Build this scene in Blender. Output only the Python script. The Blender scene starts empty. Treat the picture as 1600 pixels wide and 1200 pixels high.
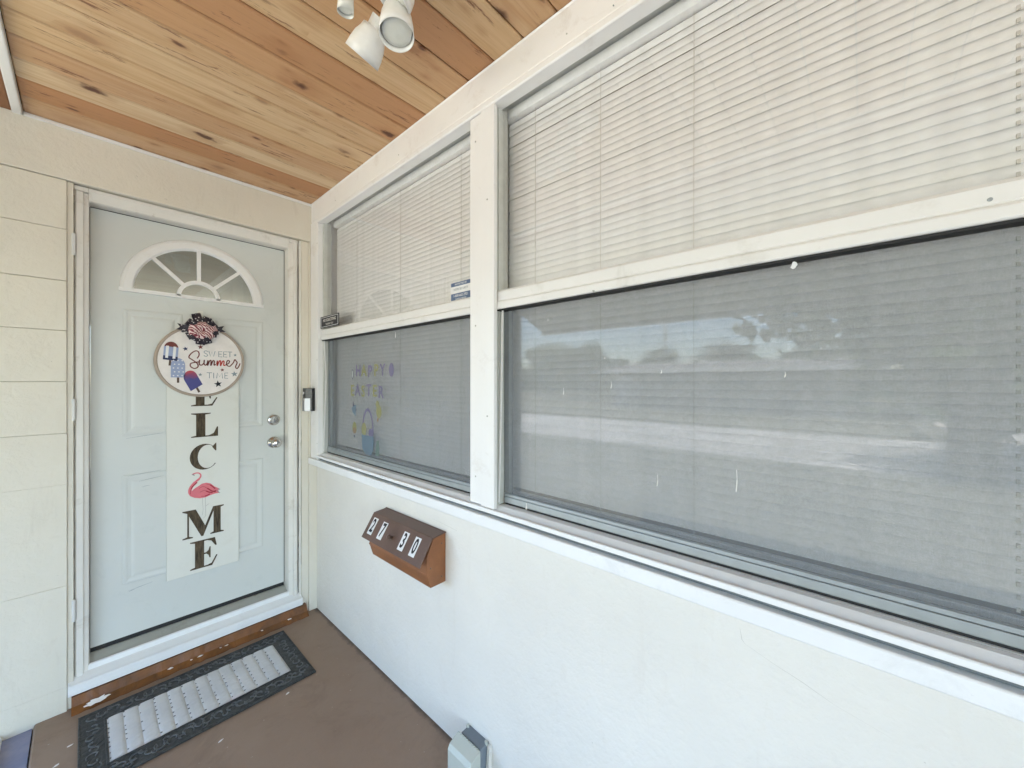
import bpy, bmesh, math, random
from mathutils import Vector, Matrix
random.seed(7)
scene = bpy.context.scene
col = scene.collection
R = math.radians

# ------------------------------------------------------------------ camera
H = R(47.9)
cam = bpy.data.objects.new('camera', bpy.data.cameras.new('camera'))
col.objects.link(cam)
cam.location = (-0.983, -2.54, 1.418)
cam.rotation_euler = (R(90), 0, -H)
cam.data.sensor_width = 36.0
cam.data.lens = 36.0 * 605 / 1600
cam.data.shift_y = -3 / 1600
cam.data.clip_start = 0.02
cam.data.clip_end = 2000
scene.camera = cam

# ------------------------------------------------------------------ sky, sun, exposure
SUN_EL, SUN_AZ = R(60), R(22)       # azimuth clockwise from +Y: the sun stands behind the house
world = bpy.data.worlds.new('World'); scene.world = world; world.use_nodes = True
wn = world.node_tree; wn.nodes.clear()
sky = wn.nodes.new('ShaderNodeTexSky'); sky.sky_type = 'NISHITA'; sky.sun_disc = False
sky.sun_elevation = SUN_EL; sky.sun_rotation = SUN_AZ
sky.dust_density = .8; sky.air_density = 1.0; sky.ozone_density = 2.2
bgn = wn.nodes.new('ShaderNodeBackground'); bgn.inputs['Strength'].default_value = 0.15
wo = wn.nodes.new('ShaderNodeOutputWorld')
wn.links.new(sky.outputs[0], bgn.inputs[0]); wn.links.new(bgn.outputs[0], wo.inputs[0])
sl = bpy.data.lights.new('sun', 'SUN'); sl.energy = 5.0; sl.angle = R(0.5); sl.color = (1.0, 0.95, 0.90)
so = bpy.data.objects.new('sun', sl); col.objects.link(so)
sd = Vector((math.sin(SUN_AZ) * math.cos(SUN_EL), math.cos(SUN_AZ) * math.cos(SUN_EL), math.sin(SUN_EL)))
so.rotation_euler = sd.to_track_quat('Z', 'Y').to_euler()
scene.view_settings.view_transform = 'Standard'
scene.view_settings.look = 'None'
scene.view_settings.exposure = 3.40
scene.view_settings.gamma = 1.0
scene.view_settings.use_curve_mapping = False
scene.render.engine = 'CYCLES'
scene.cycles.max_bounces = 10
scene.cycles.diffuse_bounces = 6
scene.cycles.transparent_max_bounces = 24

# ------------------------------------------------------------------ materials
class NT:
    def __init__(s, name):
        s.m = bpy.data.materials.new(name); s.m.use_nodes = True
        s.t = s.m.node_tree; s.t.nodes.clear()
        s.out = s.n('ShaderNodeOutputMaterial')
    def n(s, typ, **kw):
        nd = s.t.nodes.new(typ)
        for k, v in kw.items(): setattr(nd, k, v)
        return nd
    def l(s, a, b): s.t.links.new(a, b)
    def setv(s, nd, **kw):
        for k, v in kw.items(): nd.inputs[k].default_value = v
        return nd
    def coords(s, scale=(1, 1, 1), rnd=False):
        tc = s.n('ShaderNodeTexCoord'); mp = s.n('ShaderNodeMapping')
        mp.inputs['Scale'].default_value = scale
        if rnd:
            oi = s.n('ShaderNodeObjectInfo')
            mu = s.n('ShaderNodeVectorMath', operation='SCALE')
            cb = s.n('ShaderNodeCombineXYZ')
            for i in range(3): s.l(oi.outputs['Random'], cb.inputs[i])
            s.l(cb.outputs[0], mu.inputs[0]); mu.inputs['Scale'].default_value = 41.7
            ad = s.n('ShaderNodeVectorMath', operation='ADD')
            s.l(tc.outputs['Object'], ad.inputs[0]); s.l(mu.outputs[0], ad.inputs[1])
            s.l(ad.outputs[0], mp.inputs['Vector'])
        else:
            s.l(tc.outputs['Object'], mp.inputs['Vector'])
        return mp.outputs[0]
    def noise(s, vec, scale, detail=4, rough=.55, dist=0):
        nz = s.n('ShaderNodeTexNoise'); s.l(vec, nz.inputs['Vector'])
        nz.inputs['Scale'].default_value = scale; nz.inputs['Detail'].default_value = detail
        nz.inputs['Roughness'].default_value = rough; nz.inputs['Distortion'].default_value = dist
        return nz.outputs['Fac']
    def ramp(s, fac, stops):
        r = s.n('ShaderNodeValToRGB'); s.l(fac, r.inputs[0])
        e = r.color_ramp.elements
        while len(e) < len(stops): e.new(0.5)
        for el, (p, c) in zip(e, stops):
            el.position = p; el.color = (c[0], c[1], c[2], 1) if not isinstance(c, (int, float)) else (c, c, c, 1)
        return r.outputs[0]
    def mix(s, fac, a, b, mode='MIX'):
        m = s.n('ShaderNodeMix', data_type='RGBA', blend_type=mode)
        for sock, v in ((m.inputs[0], fac), (m.inputs[6], a), (m.inputs[7], b)):
            if isinstance(v, (int, float)): sock.default_value = v
            elif isinstance(v, (tuple, list)): sock.default_value = (*v[:3], 1)
            else: s.l(v, sock)
        return m.outputs[2]
    def math(s, op, a, b=0.0):
        m = s.n('ShaderNodeMath', operation=op)
        for sock, v in ((m.inputs[0], a), (m.inputs[1], b)):
            if isinstance(v, (int, float)): sock.default_value = v
            else: s.l(v, sock)
        return m.outputs[0]
    def bsdf(s, color, rough=.5, spec=.5, metal=0, bump=None, bstr=.3, bdist=.002, **kw):
        b = s.n('ShaderNodeBsdfPrincipled')
        for sock, v in ((b.inputs['Base Color'], color), (b.inputs['Roughness'], rough)):
            if isinstance(v, (int, float)): sock.default_value = v
            elif isinstance(v, (tuple, list)): sock.default_value = (*v[:3], 1)
            else: s.l(v, sock)
        b.inputs['Specular IOR Level'].default_value = spec
        b.inputs['Metallic'].default_value = metal
        for k, v in kw.items(): b.inputs[k].default_value = v
        if bump is not None:
            bp = s.n('ShaderNodeBump'); bp.inputs['Strength'].default_value = bstr
            bp.inputs['Distance'].default_value = bdist
            s.l(bump, bp.inputs['Height']); s.l(bp.outputs[0], b.inputs['Normal'])
        s.l(b.outputs[0], s.out.inputs[0])
        return s.m

def paint(name, c, rough=.5, var=.08, dirt=None, dirt_amt=.0, fine=90, bstr=.15, bdist=.002, big=2.2, spec=.4):
    t = NT(name); v = t.coords()
    n1 = t.noise(v, big, 5, .6); n2 = t.noise(v, fine, 3, .6)
    base = t.mix(t.ramp(n1, [(.3, 0.0), (.7, 1.0)]), [x * (1 - var) for x in c], [min(.92, x * (1 + var * .6)) for x in c])
    if dirt:
        n3 = t.noise(v, 7, 8, .72, .4)
        base = t.mix(t.math('MULTIPLY', t.ramp(n3, [(.56, 0.0), (.74, 1.0)]), dirt_amt), base, dirt)
        n4 = t.noise(v, 38, 4, .7)
        base = t.mix(t.math('MULTIPLY', t.ramp(n4, [(.70, 0.0), (.76, 1.0)]), dirt_amt), base, dirt)
    rr = t.ramp(n1, [(.3, rough * .85), (.7, min(1, rough * 1.15))])
    return t.bsdf(base, rr, spec, bump=n2, bstr=bstr, bdist=bdist)

def plain(name, c, rough=.5, metal=0, spec=.4, **kw):
    t = NT(name); v = t.coords()
    n = t.noise(v, 25, 3)
    base = t.mix(t.ramp(n, [(.3, 0.0), (.7, 1.0)]), [x * .93 for x in c], [min(1, x * 1.04) for x in c])
    return t.bsdf(base, rough, spec, metal, **kw)

M = {}
def wall_mat(name, c, streak):
    t = NT(name); v = t.coords()
    n1 = t.noise(v, 1.6, 5, .6); rough = t.noise(v, 55, 6, .62); mid = t.noise(v, 9, 4, .6, .5)
    base = t.mix(t.ramp(n1, [(.3, 0.0), (.7, 1.0)]), [x * .93 for x in c], [x * 1.03 for x in c])
    sc = t.noise(t.coords((6, 6, 1.2)), 3.2, 7, .72, .6)
    base = t.mix(t.math('MULTIPLY', t.ramp(sc, [(.56, 0.0), (.75, 1.0)]), .5), base, streak)
    sp = t.noise(v, 46, 3, .6)
    base = t.mix(t.math('MULTIPLY', t.ramp(sp, [(.74, 0.0), (.78, 1.0)]), .35), base, (.22, .19, .14))
    h = t.math('ADD', t.math('MULTIPLY', rough, .5), mid)
    return t.bsdf(base, .62, .35, bump=h, bstr=.8, bdist=.006)
M['cream'] = wall_mat('cream_block_paint', (.745, .70, .605), (.60, .55, .46))
M['stucco'] = wall_mat('cream_stucco_paint', (.785, .75, .69), (.72, .67, .60))
M['hairline'] = plain('shallow_paint_crack', (.56, .53, .47), .8)
M['mortar'] = plain('old_caulk', (.36, .33, .25), .8)
M['white'] = paint('white_trim_paint', (.82, .81, .80), .38, .04, (.52, .46, .40), .4, 70, .18)
M['white2'] = paint('sill_white_paint', (.82, .82, .82), .4, .04, (.42, .42, .42), .22, 80, .25)
M['frame_old'] = paint('door_casing_paint', (.76, .73, .68), .42, .08, (.40, .34, .27), .6, 60, .3)
M['alum'] = plain('grey_aluminium', (.33, .36, .375), .42, .35)
M['alum_white'] = paint('white_aluminium', (.76, .75, .735), .35, .05, (.42, .40, .34), .35, 60, .05)
M['alum_green'] = plain('greyed_head_paint', (.56, .565, .53), .5)
M['door'] = paint('pale_door_paint', (.645, .66, .635), .34, .035, (.48, .51, .49), .35, 150, .08, .001)
M['groove'] = plain('joint_and_groove_shade', (.15, .165, .17), .6)  # dark grey puts shade into the sill grooves; also the mullion joint
M['dark'] = plain('dark_gap', (.015, .014, .013), .8)
M['void'] = plain('black_seal_and_gap_shade', (.02, .02, .02), .7)  # door seals and keyholes, plus black strips painted in as shadow gaps
M['sill_grey'] = paint('worn_threshold', (.42, .42, .38), .5, .12, (.2, .17, .13), .6, 70, .3)
M['chrome'] = plain('satin_nickel', (.62, .60, .57), .22, 1.0)
M['black_gloss'] = plain('black_plastic', (.012, .012, .014), .18, 0, .6)
M['silver'] = plain('brushed_silver', (.34, .34, .35), .3, .9)
M['shade'] = plain('frosted_white_glass', (.80, .79, .76), .3, 0, .5)
M['bulb'] = plain('cream_lamp_glass', (.72, .72, .66), .12, 0, .7)
M['mesh_beam'] = plain('dark_stained_beam', (.26, .115, .05), .5)
M['box_grey'] = plain('grey_outlet_box', (.19, .22, .25), .5)
M['wood_rim'] = paint('greyed_wood_rim', (.42, .345, .28), .6, .12, None, 0, 60)
M['sign_white'] = plain('sign_white', (.80, .75, .72), .5)
M['banner'] = paint('banner_whitewash', (.74, .735, .68), .55, .04, (.60, .58, .50), .3, 50, .05)
M['vinyl'] = plain('white_slat_vinyl', (.885, .895, .905), .38)
M['cord'] = plain('white_cord', (.66, .64, .60), .7)

def floor_mat():
    t = NT('brown_floor_paint'); v = t.coords()
    n1 = t.noise(v, 2.2, 6, .6); n2 = t.noise(v, 40, 5, .65)
    base = t.mix(t.ramp(n1, [(.3, 0.0), (.7, 1.0)]), (.275, .185, .130), (.325, .230, .168))
    base = t.mix(t.math('MULTIPLY', t.ramp(n2, [(.55, 0.0), (.75, 1.0)]), .3), base, (.25, .19, .14))
    sp = t.noise(v, 60, 2, .5)
    base = t.mix(t.ramp(sp, [(.745, 0.0), (.765, 1.0)]), base, (.48, .42, .35))
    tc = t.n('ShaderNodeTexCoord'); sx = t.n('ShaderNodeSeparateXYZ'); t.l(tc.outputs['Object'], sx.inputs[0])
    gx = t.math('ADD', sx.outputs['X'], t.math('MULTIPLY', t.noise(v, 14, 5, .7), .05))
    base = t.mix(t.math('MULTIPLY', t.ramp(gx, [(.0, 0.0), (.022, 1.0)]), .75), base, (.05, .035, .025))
    n5 = t.noise(v, 4, 7, .75, .8)
    base = t.mix(t.math('MULTIPLY', t.ramp(n5, [(.52, 0.0), (.68, 1.0)]), .4), base, (.20, .14, .10))
    return t.bsdf(base, t.ramp(n5, [(.3, .38), (.7, .66)]), .4, bump=n2, bstr=.25, bdist=.003)
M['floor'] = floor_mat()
def riser_mat():
    t = NT('red_brown_step_paint'); v = t.coords((1, 1, 1))
    n1 = t.noise(v, 6, 7, .7, .6)
    base = t.ramp(n1, [(.3, (.060, .035, .020)), (.5, (.19, .070, .018)), (.68, (.24, .095, .028))])
    return t.bsdf(base, .33, .5, bump=n1, bstr=.5, bdist=.006)
M['riser'] = riser_mat()
def concrete(name, a, b, sc=3):
    t = NT(name); v = t.coords()
    n1 = t.noise(v, sc, 8, .65); n2 = t.noise(v, 80, 3)
    return t.bsdf(t.ramp(n1, [(.3, a), (.7, b)]), .8, .2, bump=n2, bstr=.3)
M['walk'] = concrete('worn_blue_grey_concrete', (.22, .25, .38), (.37, .36, .46), 9)
M['road'] = concrete('pale_concrete_street', (.30, .29, .26), (.62, .61, .58), .55)
M['grass'] = concrete('dry_lawn', (.10, .098, .06), (.21, .20, .15), .5)
M['leaf'] = concrete('tree_leaves', (.03, .055, .015), (.08, .115, .03), 1.5)
M['bark'] = concrete('bark', (.08, .06, .045), (.16, .13, .10), 4)
M['roof_white'] = concrete('pale_roof_sheet', (.50, .50, .49), (.66, .66, .64), 1)
M['roof_shingle'] = concrete('grey_shingle', (.16, .155, .15), (.26, .25, .24), 5)
M['house_paint'] = concrete('tan_house_paint', (.30, .28, .25), (.36, .34, .30), 1)
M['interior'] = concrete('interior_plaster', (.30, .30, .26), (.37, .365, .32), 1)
M['soffit'] = concrete('painted_soffit', (.50, .48, .43), (.58, .56, .50), 1)

def wood_mat():
    t = NT('knotty_pine')
    oi = t.n('ShaderNodeObjectInfo')
    v = t.coords((1, 1, 1), True)
    # growth rings: bands across the board, bent by noise, stretched along x
    vs = t.coords((.55, 9, 9), True)
    g1 = t.noise(vs, 2.2, 7, .62, 1.1)
    vf = t.coords((2.2, 60, 60), True)
    g2 = t.noise(vf, 2.0, 4, .6, .2)
    tone = t.ramp(oi.outputs['Random'], [(0.0, (.68, .47, .27)), (.18, (.47, .22, .10)), (.36, (.73, .54, .33)),
                                         (.52, (.58, .33, .17)), (.70, (.48, .225, .105)), (.88, (.74, .56, .36))])
    c = t.mix(t.math('MULTIPLY', t.ramp(g1, [(.42, 0.0), (.70, 1.0)]), .6), tone, (.50, .27, .12))
    c = t.mix(t.math('MULTIPLY', t.ramp(g2, [(.5, 0.0), (.8, 1.0)]), .4), c, (.36, .18, .08))
    # knots: one big and one small family, stretched along the board
    nd = t.noise(v, 16, 3, .6)
    cb = t.n('ShaderNodeCombineXYZ'); t.l(nd, cb.inputs[0]); t.l(nd, cb.inputs[1])
    for (sx, sy, r0, r1, hr, thr, amt) in ((3.6, 7.0, .075, .15, .36, .35, .95), (8, 17, .07, .17, .32, .50, .85)):
        vk = t.coords((sx, sy, 0.0), True)
        sc = t.n('ShaderNodeVectorMath', operation='SCALE'); sc.inputs['Scale'].default_value = .28
        ad = t.n('ShaderNodeVectorMath', operation='ADD'); t.l(vk, ad.inputs[0])
        t.l(cb.outputs[0], sc.inputs[0]); t.l(sc.outputs[0], ad.inputs[1])
        vo = t.n('ShaderNodeTexVoronoi', feature='F1'); vo.inputs['Scale'].default_value = 1.0; t.l(ad.outputs[0], vo.inputs['Vector'])
        gate = t.n('ShaderNodeSeparateColor'); t.l(vo.outputs['Color'], gate.inputs[0])
        isk = t.math('GREATER_THAN', gate.outputs[0], thr)
        dark = t.math('GREATER_THAN', gate.outputs[1], .45)
        kn = t.ramp(vo.outputs['Distance'], [(r0, 1.0), (r1, 0.0)])
        halo = t.ramp(vo.outputs['Distance'], [(r1*.6, 1.0), (hr, 0.0)])
        c = t.mix(t.math('MULTIPLY', t.math('MULTIPLY', halo, isk), .45), c, (.36, .15, .06))
        c = t.mix(t.math('MULTIPLY', t.math('MULTIPLY', t.math('MULTIPLY', kn, isk), t.math('ADD', .25, t.math('MULTIPLY', dark, .75))), amt), c, (.10, .035, .02))
    # short dark resin scars running with the grain
    vr = t.coords((5, 42, 42), True)
    rs = t.noise(vr, 1.1, 5, .75, .3)
    patch = t.noise(v, 3.3, 2)
    c = t.mix(t.math('MULTIPLY', t.ramp(rs, [(.585, 0.0), (.64, 1.0)]), t.ramp(patch, [(.46, 0.0), (.58, .9)])), c, (.20, .08, .04))
    h = t.math('ADD', g2, t.math('MULTIPLY', g1, .5))
    return t.bsdf(c, .5, .35, bump=h, bstr=.22, bdist=.0015)
M['pine'] = wood_mat()

def mail_mat(name, a, b):
    t = NT(name); v = t.coords()
    n1 = t.noise(v, 7, 5, .65); n2 = t.noise(v, 120, 3)
    return t.bsdf(t.ramp(n1, [(.35, a), (.65, b)]), t.ramp(n1, [(.3, .36), (.7, .5)]), .45, bump=n2, bstr=.1, bdist=.001)
M['mail_body'] = mail_mat('copper_brown_metal', (.20, .075, .028), (.29, .115, .045))
M['mail_lid'] = mail_mat('dark_brown_metal', (.115, .065, .048), (.155, .09, .07))

def letter_mat():
    t = NT('weathered_brown_print'); v = t.coords((1, 1, .15))
    n = t.noise(v, 120, 5, .7)
    return t.bsdf(t.ramp(n, [(.35, (.035, .026, .016)), (.65, (.13, .095, .06))]), .6, .2)
M['letter'] = letter_mat()
M['ink_black'] = plain('ink_black', (.012, .012, .018), .5)
M['ink_navy'] = plain('ink_navy', (.018, .028, .10), .5)
M['slate'] = plain('ink_slate_blue', (.10, .15, .26), .5)
M['ink_grey'] = plain('ink_grey_blue', (.22, .27, .30), .5)
M['ink_brick'] = plain('ink_brick', (.16, .03, .022), .5)
M['ink_red'] = plain('ink_red', (.50, .035, .025), .5)
M['ink_blue'] = plain('ink_soft_blue', (.33, .39, .58), .5)
M['ink_white'] = plain('ink_white', (.8, .8, .8), .5)
M['stick_brown'] = plain('ink_stick_brown', (.10, .06, .04), .6)
M['pink'] = plain('ink_flamingo_pink', (.72, .18, .21), .5)
M['pink_dark'] = plain('ink_flamingo_crimson', (.42, .02, .045), .5)
M['pale_ink'] = plain('ink_pale_grey', (.45, .43, .41), .6)
def popsicle_grad():
    t = NT('red_to_blue_print'); tc = t.n('ShaderNodeTexCoord'); sp = t.n('ShaderNodeSeparateXYZ')
    t.l(tc.outputs['Object'], sp.inputs[0])
    n = t.noise(tc.outputs['Object'], 90, 3)
    f = t.math('ADD', t.math('MULTIPLY', t.math('SUBTRACT', sp.outputs['Z'], 1.425), 13), t.math('MULTIPLY', t.math('SUBTRACT', n, .5), .4))
    return t.bsdf(t.ramp(f, [(.1, (.05, .05, .22)), (.5, (.28, .04, .10)), (.75, (.60, .06, .04))]), .5)
M['pop_grad'] = popsicle_grad()
def stripes(name, a, b, s=150, star=False):
    t = NT(name); v = t.coords()
    if star:
        vo = t.n('ShaderNodeTexVoronoi'); t.l(v, vo.inputs['Vector']); vo.inputs['Scale'].default_value = 75
        f = t.ramp(vo.outputs['Distance'], [(.20, 1.0), (.26, 0.0)])
    else:
        w = t.n('ShaderNodeTexWave', bands_direction='DIAGONAL'); t.l(v, w.inputs['Vector'])
        w.inputs['Scale'].default_value = s; w.inputs['Distortion'].default_value = 1.0
        f = t.ramp(w.outputs['Fac'], [(.45, 0.0), (.55, 1.0)])
    return t.bsdf(t.mix(f, a, b), .55)
M['ribbon_stripe'] = stripes('striped_ribbon', (.22, .02, .04), (.78, .62, .60), 42)
M['ribbon_star'] = stripes('dark_star_ribbon', (.015, .010, .022), (.70, .66, .66), star=True)
def rubber():
    t = NT('black_mat_rubber'); v = t.coords()
    n = t.noise(v, 30, 5, .6, 1.5)
    c = t.ramp(n, [(.35, (.018, .019, .020)), (.7, (.07, .073, .072))])
    return t.bsdf(c, .45, .5, bump=n, bstr=.8, bdist=.004)
M['rubber'] = rubber()
M['relief'] = plain('scuffed_rubber_relief', (.12, .125, .13), .32)
def weave():
    t = NT('grey_white_weave'); v = t.coords()
    w = t.n('ShaderNodeTexWave', bands_direction='Y'); t.l(v, w.inputs['Vector'])
    w.inputs['Scale'].default_value = 14; w.inputs['Distortion'].default_value = .8
    n = t.noise(t.coords((30, 70, 1)), 1.0, 4, .7); n2 = t.noise(v, 5, 4)
    c = t.ramp(n2, [(.3, (.58, .59, .60)), (.6, (.70, .70, .70)), (.75, (.72, .60, .61))])
    c = t.mix(t.ramp(n, [(.70, 0.0), (.74, 1.0)]), c, (.10, .10, .12))
    return t.bsdf(c, .7, .2, bump=w.outputs['Fac'], bstr=.5, bdist=.002)
M['weave'] = weave()

def glass_mat(name, tint=(.99, .988, .985), k=2.0, rough=0.0):
    t = NT(name)
    tr = t.n('ShaderNodeBsdfTransparent'); tr.inputs[0].default_value = (*tint, 1)
    gl = t.n('ShaderNodeBsdfGlossy'); gl.inputs['Roughness'].default_value = rough
    fr = t.n('ShaderNodeLayerWeight'); fr.inputs['Blend'].default_value = .5
    f = t.math('ADD', .062, t.math('MULTIPLY', t.math('POWER', fr.outputs['Facing'], 5.0), .95))
    mx = t.n('ShaderNodeMixShader'); t.l(f, mx.inputs[0]); t.l(tr.outputs[0], mx.inputs[1]); t.l(gl.outputs[0], mx.inputs[2])
    # a little dust
    v = t.coords(); n = t.noise(v, 3, 6, .7)
    df = t.n('ShaderNodeBsdfDiffuse'); df.inputs[0].default_value = (.6, .6, .58, 1)
    m2 = t.n('ShaderNodeMixShader'); t.l(t.math('MULTIPLY', t.ramp(n, [(.4, .2), (.8, 1.0)]), .02), m2.inputs[0])
    t.l(mx.outputs[0], m2.inputs[1]); t.l(df.outputs[0], m2.inputs[2])
    t.l(m2.outputs[0], t.out.inputs[0])
    return t.m
M['glass'] = glass_mat('window_glass')
def screen_mat():
    t = NT('insect_screen')
    tr = t.n('ShaderNodeBsdfTransparent')
    v = t.coords((1, 60, 900)); n = t.noise(v, 1.0, 2, .5)
    v2 = t.coords((1, 900, 60)); n2 = t.noise(v2, 1.0, 2, .5)
    v3 = t.coords(); n3 = t.noise(v3, 2.5, 5, .6)
    df = t.n('ShaderNodeBsdfDiffuse'); df.inputs[0].default_value = (.235, .25, .265, 1)
    cov = t.math('ADD', .50, t.math('MULTIPLY', t.math('SUBTRACT', n, .5), .2))
    cov = t.math('ADD', cov, t.math('MULTIPLY', t.math('SUBTRACT', n2, .5), .15))
    cov = t.math('ADD', cov, t.math('MULTIPLY', t.math('SUBTRACT', n3, .5), .12))
    mx = t.n('ShaderNodeMixShader'); t.l(cov, mx.inputs[0]); t.l(tr.outputs[0], mx.inputs[1]); t.l(df.outputs[0], mx.inputs[2])
    t.l(mx.outputs[0], t.out.inputs[0])
    return t.m
M['screen'] = screen_mat()
def clear_plastic():
    t = NT('clear_cover_plastic'); v = t.coords()
    tr = t.n('ShaderNodeBsdfTransparent'); tr.inputs[0].default_value = (.85, .86, .84, 1)
    n = t.noise(v, 90, 3)
    pb = t.n('ShaderNodeBsdfPrincipled'); pb.inputs['Base Color'].default_value = (.68, .70, .63, 1); pb.inputs['Roughness'].default_value = .22
    bp = t.n('ShaderNodeBump'); bp.inputs['Strength'].default_value = .3; bp.inputs['Distance'].default_value = .002
    t.l(n, bp.inputs['Height']); t.l(bp.outputs[0], pb.inputs['Normal'])
    mx = t.n('ShaderNodeMixShader'); mx.inputs[0].default_value = .72
    t.l(tr.outputs[0], mx.inputs[1]); t.l(pb.outputs[0], mx.inputs[2]); t.l(mx.outputs[0], t.out.inputs[0])
    return t.m
M['clear'] = clear_plastic()
def cling(name, c):
    t = NT(name)
    tr = t.n('ShaderNodeBsdfTransparent'); tr.inputs[0].default_value = (*c, 1)
    df = t.n('ShaderNodeBsdfDiffuse'); df.inputs[0].default_value = (*c, 1)
    mx = t.n('ShaderNodeMixShader'); mx.inputs[0].default_value = .5
    t.l(tr.outputs[0], mx.inputs[1]); t.l(df.outputs[0], mx.inputs[2]); t.l(mx.outputs[0], t.out.inputs[0])
    return t.m
M['cling_purple'] = cling('purple_cling', (.42, .32, .68))
M['cling_yellow'] = cling('yellow_cling', (.78, .74, .16))
M['cling_blue'] = cling('blue_cling', (.26, .52, .72))
M['cling_green'] = cling('green_cling', (.30, .52, .38))
M['cling_navy'] = cling('navy_cling', (.06, .09, .25))
M['cling_orange'] = cling('orange_cling', (.80, .48, .12))

# ------------------------------------------------------------------ mesh helpers
class MB:
    def __init__(s): s.bm = bmesh.new()
    def box(s, x0, x1, y0, y1, z0, z1):
        c = [(x0,y0,z0),(x1,y0,z0),(x1,y1,z0),(x0,y1,z0),(x0,y0,z1),(x1,y0,z1),(x1,y1,z1),(x0,y1,z1)]
        v = [s.bm.verts.new(p) for p in c]
        for f in ((0,3,2,1),(4,5,6,7),(0,1,5,4),(1,2,6,5),(2,3,7,6),(3,0,4,7)):
            s.bm.faces.new([v[i] for i in f])
        return s
    def poly(s, pts, O, U, V, d):
        """extruded outline: pts in the plane (U, V) at O, front face pushed d along U x V"""
        O, U, V = Vector(O), Vector(U), Vector(V); N = U.cross(V).normalized()
        a = sum(pts[i][0]*pts[(i+1) % len(pts)][1]-pts[(i+1) % len(pts)][0]*pts[i][1] for i in range(len(pts)))
        if a < 0: pts = pts[::-1]
        b = [s.bm.verts.new(O + U*p[0] + V*p[1]) for p in pts]
        f = [s.bm.verts.new(O + U*p[0] + V*p[1] + N*d) for p in pts]
        n = len(pts)
        top = s.bm.faces.new(f); bot = s.bm.faces.new(b[::-1])
        for i in range(n): s.bm.faces.new((b[i], b[(i+1) % n], f[(i+1) % n], f[i]))
        s.bm.normal_update()
        if n > 4: bmesh.ops.triangulate(s.bm, faces=[top, bot])
        return s
    def prof(s, pr, axis, a0, a1):
        """profile extruded along an axis: axis 'x' -> pr in (y,z); axis 'y' -> pr in (x,z)"""
        if axis == 'x': return s.poly([(p[0], p[1]) for p in pr], (a1, 0, 0), (0, 1, 0), (0, 0, 1), a0 - a1) if False else s._ex([(Vector((a0, p[0], p[1])), Vector((a1, p[0], p[1]))) for p in pr])
        return s._ex([(Vector((p[0], a0, p[1])), Vector((p[0], a1, p[1]))) for p in pr])
    def _ex(s, prs):
        a = [s.bm.verts.new(p[0]) for p in prs]; b = [s.bm.verts.new(p[1]) for p in prs]; n = len(prs)
        fs = [s.bm.faces.new(a), s.bm.faces.new(b[::-1])]
        for i in range(n): fs.append(s.bm.faces.new((a[i], b[i], b[(i+1) % n], a[(i+1) % n])))
        bmesh.ops.recalc_face_normals(s.bm, faces=fs)
        s.bm.normal_update()
        if n > 4: bmesh.ops.triangulate(s.bm, faces=fs[:2])
        return s
    def tube(s, pts, r, n=8, cap=True):
        pts = [Vector(p) for p in pts]; rs = r if isinstance(r, (list, tuple)) else [r]*len(pts)
        rings = []
        for i, p in enumerate(pts):
            d = (pts[min(i+1, len(pts)-1)] - pts[max(i-1, 0)]).normalized()
            a = d.orthogonal().normalized() if i == 0 else (rings_a - d*rings_a.dot(d)).normalized()
            rings_a = a; b = d.cross(a)
            rings.append([s.bm.verts.new(p + (a*math.cos(2*math.pi*k/n) + b*math.sin(2*math.pi*k/n))*rs[i]) for k in range(n)])
        for i in range(len(rings)-1):
            for k in range(n): s.bm.faces.new((rings[i][k], rings[i][(k+1) % n], rings[i+1][(k+1) % n], rings[i+1][k]))
        if cap:
            s.bm.faces.new(rings[0][::-1]); s.bm.faces.new(rings[-1])
        return s
    def lathe(s, prof, O, D, n=32, close=False):
        """prof: (radius, distance along D)"""
        O, D = Vector(O), Vector(D).normalized(); a = D.orthogonal().normalized(); b = D.cross(a)
        rings = [[s.bm.verts.new(O + D*h + (a*math.cos(2*math.pi*k/n) + b*math.sin(2*math.pi*k/n))*max(r, 1e-5)) for k in range(n)] for r, h in prof]
        for i in range(len(rings)-1):
            for k in range(n): s.bm.faces.new((rings[i][k], rings[i][(k+1) % n], rings[i+1][(k+1) % n], rings[i+1][k]))
        if close: s.bm.faces.new(rings[-1]); s.bm.faces.new(rings[0][::-1])
        return s
    def stroke(s, pts, w, O, U, V, d, smooth=False):
        """flat pen stroke of width w through 2-D points"""
        if smooth: pts = catmull(pts)
        ws = w if isinstance(w, (list, tuple)) else [w]*len(pts)
        if len(ws) != len(pts): ws = [ws[int(i*(len(ws)-1)/(len(pts)-1))] for i in range(len(pts))]
        L, Rr = [], []
        for i, p in enumerate(pts):
            a = pts[max(i-1, 0)]; b = pts[min(i+1, len(pts)-1)]
            dx, dy = b[0]-a[0], b[1]-a[1]; q = math.hypot(dx, dy) or 1
            nx, ny = -dy/q*ws[i]/2, dx/q*ws[i]/2
            L.append((p[0]+nx, p[1]+ny)); Rr.append((p[0]-nx, p[1]-ny))
        O, U, V = Vector(O), Vector(U), Vector(V); N = U.cross(V).normalized()
        vl = [s.bm.verts.new(O + U*p[0] + V*p[1] + N*d) for p in L]
        vr = [s.bm.verts.new(O + U*p[0] + V*p[1] + N*d) for p in Rr]
        for i in range(len(pts)-1): s.bm.faces.new((vr[i], vr[i+1], vl[i+1], vl[i]))
        return s
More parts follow.
